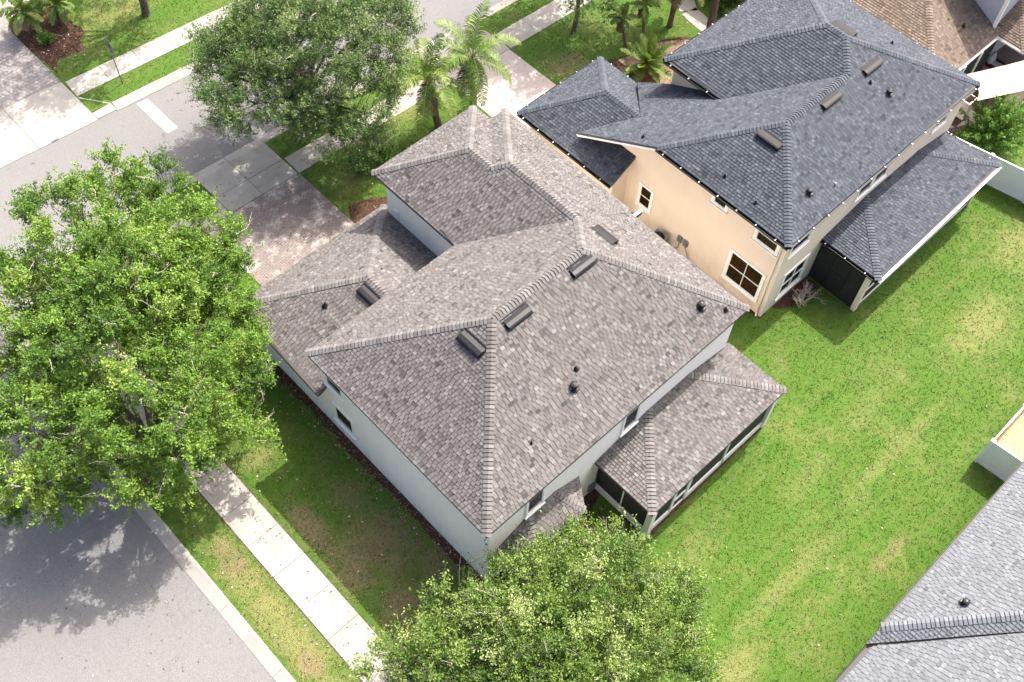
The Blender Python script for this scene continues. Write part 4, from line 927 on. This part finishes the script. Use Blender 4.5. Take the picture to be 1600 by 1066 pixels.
def low_shrub(name, label, x, y, r, h, mat, seed, n=900, L=.12, W=.06, group=None):
    rg = np.random.default_rng(seed); t = thing(name, label, 'shrub', (x, y, 0), group); rr = random.Random(seed)
    ns = 26; mb = MB(); base = []; dv = []; tn = []
    for i in range(ns):
        a = rr.uniform(0, 6.28); e = rr.uniform(.15, 1.0); tip = Vector((r*e*math.cos(a), r*e*math.sin(a), h*(1.1-.5*e*e)*rr.uniform(.75, 1.1))); mb.tube([(0, 0, 0), tip*.5+Z*h*.12, tip], [.018, .012, .005], 4, cap=False); k = rr.gauss(.5, .16)
        for j in range(n//ns):
            u = rr.uniform(.3, 1); p = (tip*.5+Z*h*.12).lerp(tip, max(0, u*2-1)) if u > .5 else (tip*.5+Z*h*.12)*(u*2); base.append(tuple(p+Vector((rr.gauss(0, .07), rr.gauss(0, .07), rr.gauss(0, .07))))); dv.append(tuple(tip.normalized()*.5+Vector((rr.gauss(0, .7), rr.gauss(0, .7), rr.gauss(.1, .5))))); tn.append(k+rr.gauss(0, .15))
    m = len(base); o = bpy.data.objects.new('foliage', leaf_mesh('foliage', np.array(base), np.array(dv), unit(np.array([0, 0, 1.])+rg.normal(size=(m, 3))*.5), L*rg.uniform(.7, 1.3, m), W*rg.uniform(.7, 1.3, m), np.array(tn), mat)); C.objects.link(o); o.parent = t
    q = bpy.data.objects.new('stem', mb.mesh('stem', M['bark'])); C.objects.link(q); q.parent = t; return t
G1 = 'shrubs in front of the white house'
for i, (x, y, r, h, lb_) in enumerate([(10.0, 9.5, .75, .9, 'rounded green shrub under the olive oak, furthest from the house'), (11.0, 9.0, .8, 1.0, 'rounded green shrub under the olive oak beside the front wing'), (12.3, 8.4, .6, .8, 'rounded green shrub under the fronds of the left queen palm'), (9.3, 6.6, .45, .5, 'small yellowish plant in the mulch at the white front wing')]):
    low_shrub('shrub', lb_, x, y, r, h, M['leafD'] if i < 3 else M['frond'], 60+i, 1500 if i < 3 else 500, group=G1)
low_shrub('shrub', 'dark leafy shrub at the foot of the taller queen palm', 15.6, 8.4, .7, .8, M['leafD'], 66, 1200, group=G1)
G2 = 'flowering shrubs at the top of the garden'
low_shrub('shrub', 'dense green shrub with red blossom behind the slate roof eave', 32.0, 5.2, .9, 1.1, M['leafD'], 70, 1800, group=G2); low_shrub('shrub', 'leafy green shrub at the bend of the garden path', 31.4, 4.4, .8, .9, M['leafD'], 71, 1500, group=G2)
low_shrub('flowering_plant', 'red flowering plant among the shrubs at the top edge', 32.9, 5.7, .5, 1.0, M['flower'], 72, 500)
low_shrub('shrub', 'small bright green plant next to the cycad', 23.7, 4.9, .5, .6, M['leafD'], 73, 700)
G3 = 'low plants in the far mulch bed'
for i, (x, y) in enumerate([(3.3, 27.0), (4.2, 29.4), (5.3, 28.9)]):
    low_shrub('shrub', ['low dark shrub in the far mulch bed, nearest the street', 'low dark shrub behind the small palms at the top edge', 'low dark shrub at the lawn side of the far mulch bed'][i], x, y, .55, .6, M['leafD'], 75+i, 700, group=G3)
# spiky leafy shrub by the far fence
def spiky(name, label, base, r, h, seed, ns=46):
    rr = random.Random(seed); rg = np.random.default_rng(seed); t = thing(name, label, 'shrub', base); mb = MB(); bs = []; dv = []; tn = []
    for i in range(ns):
        a = 2.399*i+rr.uniform(-.2, .2); el = R(15+72*(i/ns)); L_ = (r+h)*.5*rr.uniform(.8, 1.15); d = Vector((math.cos(a)*math.cos(el)*r/((r+h)*.5), math.sin(a)*math.cos(el)*r/((r+h)*.5), math.sin(el)*h/((r+h)*.5)))
        mb.tube([(0, 0, 0), d*L_*.5+Z*.1, d*L_], [.025, .015, .005], 4, cap=False); k = rr.gauss(.45, .18)
        for j in range(120):
            u = rr.uniform(.25, 1.0); p = d*L_*u+Z*.1*math.sin(math.pi*u); bs.append(tuple(p+Vector((rr.gauss(0, .06), rr.gauss(0, .06), rr.gauss(0, .06))))); dv.append(tuple(d.normalized()*.8+Vector((rr.gauss(0, .6), rr.gauss(0, .6), rr.gauss(0, .5))))); tn.append(k+rr.gauss(0, .13)+.2*(u-.6))
    m = len(bs); o = bpy.data.objects.new('foliage', leaf_mesh('foliage', np.array(bs), np.array(dv), unit(np.array([0, 0, 1.])+rg.normal(size=(m, 3))*.5), .16*rg.uniform(.7, 1.3, m), .07*rg.uniform(.7, 1.3, m), np.array(tn), M['leafD'])); C.objects.link(o); o.parent = t
    q = bpy.data.objects.new('stem', mb.mesh('stem', M['bark'])); C.objects.link(q); q.parent = t
spiky('shrub', 'large spiky green shrub between the cream shade sail and the white fence', (34.2, -9.85, 0), 1.9, 2.7, 81, 72)
# bare twiggy shrub
def bare(name, label, base, seed):
    rr = random.Random(seed); mb = MB()
    def grow(p, d, L_, r_, lv):
        m = 3; pts = [Vector(p)]
        for i in range(m): d = (d+Vector((rr.gauss(0, .16), rr.gauss(0, .16), rr.gauss(.03, .12)))).normalized(); pts.append(pts[-1]+d*L_/m)
        mb.tube(pts, [r_*(1-.5*i/m) for i in range(m+1)], 5 if lv < 2 else 3, cap=False)
        if lv < 4:
            for k in range(rr.choice((2, 3, 3))):
                q = pts[rr.choice((1, 2, 3))]; a = Vector((rr.gauss(0, .62), rr.gauss(0, .62), rr.gauss(.15, .4))); grow(q, (d+a).normalized(), L_*rr.uniform(.6, .75), r_*.62, lv+1)
    for i in range(13): a = 2.399*i; q = .25+.75*((i+.5)/13)**.5; grow(base, Vector((math.cos(a)*q, math.sin(a)*q, 1.1)).normalized(), rr.uniform(.4, .52), .022, 0)
    o = mb.build(name, M['twig']); tag(o, label, 'shrub'); return o
bare('bare_shrub', 'leafless twiggy shrub in the corner of the beige house by the dark screens', (19.65, -9.6, 0), 91)
# ------------------------------------------------------------------ real grass blades over the lawns in view
rg = np.random.default_rng(5)
REG = [(.6, 34, -20.95, -9, 85), (13.6, 17.5, -9, 6, 60), (-3.97, -.05, -22, 9.4, 85), (-7.2, -5.5, -16, 10, 85), (7.5, 17, 4.5, 14.4, 70), (21, 33, 1, 14, 60), (2.3, 20, 20.5, 30, 60), (-3.5, 2.3, 5, 14.4, 40), (31.4, 37, -14, -7, 60)]
pts = np.concatenate([np.column_stack((rg.uniform(a, b, int((b-a)*(d-c)*k)), rg.uniform(c, d, int((b-a)*(d-c)*k)))) for a, b, c, d, k in REG])
x, y = pts[:, 0], pts[:, 1]; jit = rg.normal(0, .03, len(x)); bad = np.zeros(len(x), bool)
for a, b, c, d in [(-.2, 13.75, -9.5, 4.9), (5.9, 13.62, -12.5, -9), (.3, 5.4, -11, -9.4), (2.25, 7.62, 4, 15), (16.88, 20.95, 4, 15), (17.45, 31, -8.9, 6), (20.9, 30.3, -11.5, -8), (18.6, 20.9, -9.4, -8.7), (18.7, 60, -40, -19.42), (0, 60, -40, -20.95), (21.6, 31, 1, 5.4), (29.6, 31.2, 4, 8), (7.62, 11, 4, 7.4), (32.5, 46, -9, 0), (30.9, 33.2, -8.9, 0), (2.5, 5.0, 25, 29.4)]:
    bad |= (x > a+jit) & (x < b+jit) & (y > c+jit) & (y < d+jit)
bad |= ((y > 11.68-.04*x+jit) & (y < 13.03-.04*x+jit) & (x > -4)) | ((y > 14.4-.045*x+jit) & (y < 21.55-.07*x+jit)) | ((y > 22.92-.07*x+jit) & (y < 24.22-.07*x+jit)) | ((y > 22.9-.07*x) == (y < 0)) & False
bad |= (y > 20.8) & (y < 23) & (x < 3.5-(y-21.3)*.75)
bad |= (x < -2.2) & (y > 9.5) & ((x+2.2)**2+(y-9.55)**2 > 24.5)
pts = pts[~bad]; n = len(pts); B = 3; bi = np.repeat(np.arange(n), B); m = n*B
bp = np.column_stack((pts[bi]+rg.normal(0, .028, (m, 2)), np.full(m, -.004)))
bd = np.column_stack((rg.normal(0, .62, (m, 2)), np.full(m, .75))); nv = unit(rg.normal(size=(m, 3))+np.array([0, 0, 1.7]))
tn = rg.normal(.55, .085, n)[bi]+rg.normal(0, .06, m)
o = bpy.data.objects.new('grass_blades', leaf_mesh('grass_blades', bp, bd, nv, rg.uniform(.035, .075, m), rg.uniform(.018, .034, m), tn, M['blade'])); C.objects.link(o); o['kind'] = 'stuff'
# fallen leaves and bits lying on beds, lawn and paving
M['litter'] = leaf('fallen_leaves', [(0, (.05, .028, .016)), (.5, (.16, .1, .055)), (.85, (.34, .25, .16)), (1, (.6, .52, .42))], (.3, .2, .1), .1)
L_ = [(-.35, .4, -9.8, 4.5, 900), (-3.9, -.3, -11, 2, 700), (-7.1, -5.5, -9, 6, 250), (-5.4, -4, -8, 2, 60), (2.3, 7.5, 5.2, 14, 220), (8, 13, 5, 12, 500), (2.6, 5.2, 25, 29, 500), (22, 30, 3, 6.5, 500), (-13, -7.8, -5, 6, 160), (.5, 6, -11, -9.6, 160), (8.5, 18, -18, -16.4, 45), (5, 30, -20, -12, 60), (3, 16, 14.9, 20, 120)]
lp = np.concatenate([np.column_stack((rg.uniform(a, b, k), rg.uniform(c, d, k))) for a, b, c, d, k in L_]); n = len(lp)
zz = np.where((lp[:, 0] < -7.5) | ((lp[:, 1] > 14.9) & (lp[:, 1] < 20.3)), -.088, .045)
o = bpy.data.objects.new('leaf_litter', leaf_mesh('leaf_litter', np.column_stack((lp, zz)), np.column_stack((rg.normal(size=(n, 2)), rg.normal(0, .25, n))), unit(rg.normal(size=(n, 3))*.3+np.array([0, 0, 1.])), rg.uniform(.06, .13, n), rg.uniform(.03, .07, n), rg.normal(.45, .25, n), M['litter'])); C.objects.link(o); o['kind'] = 'stuff'
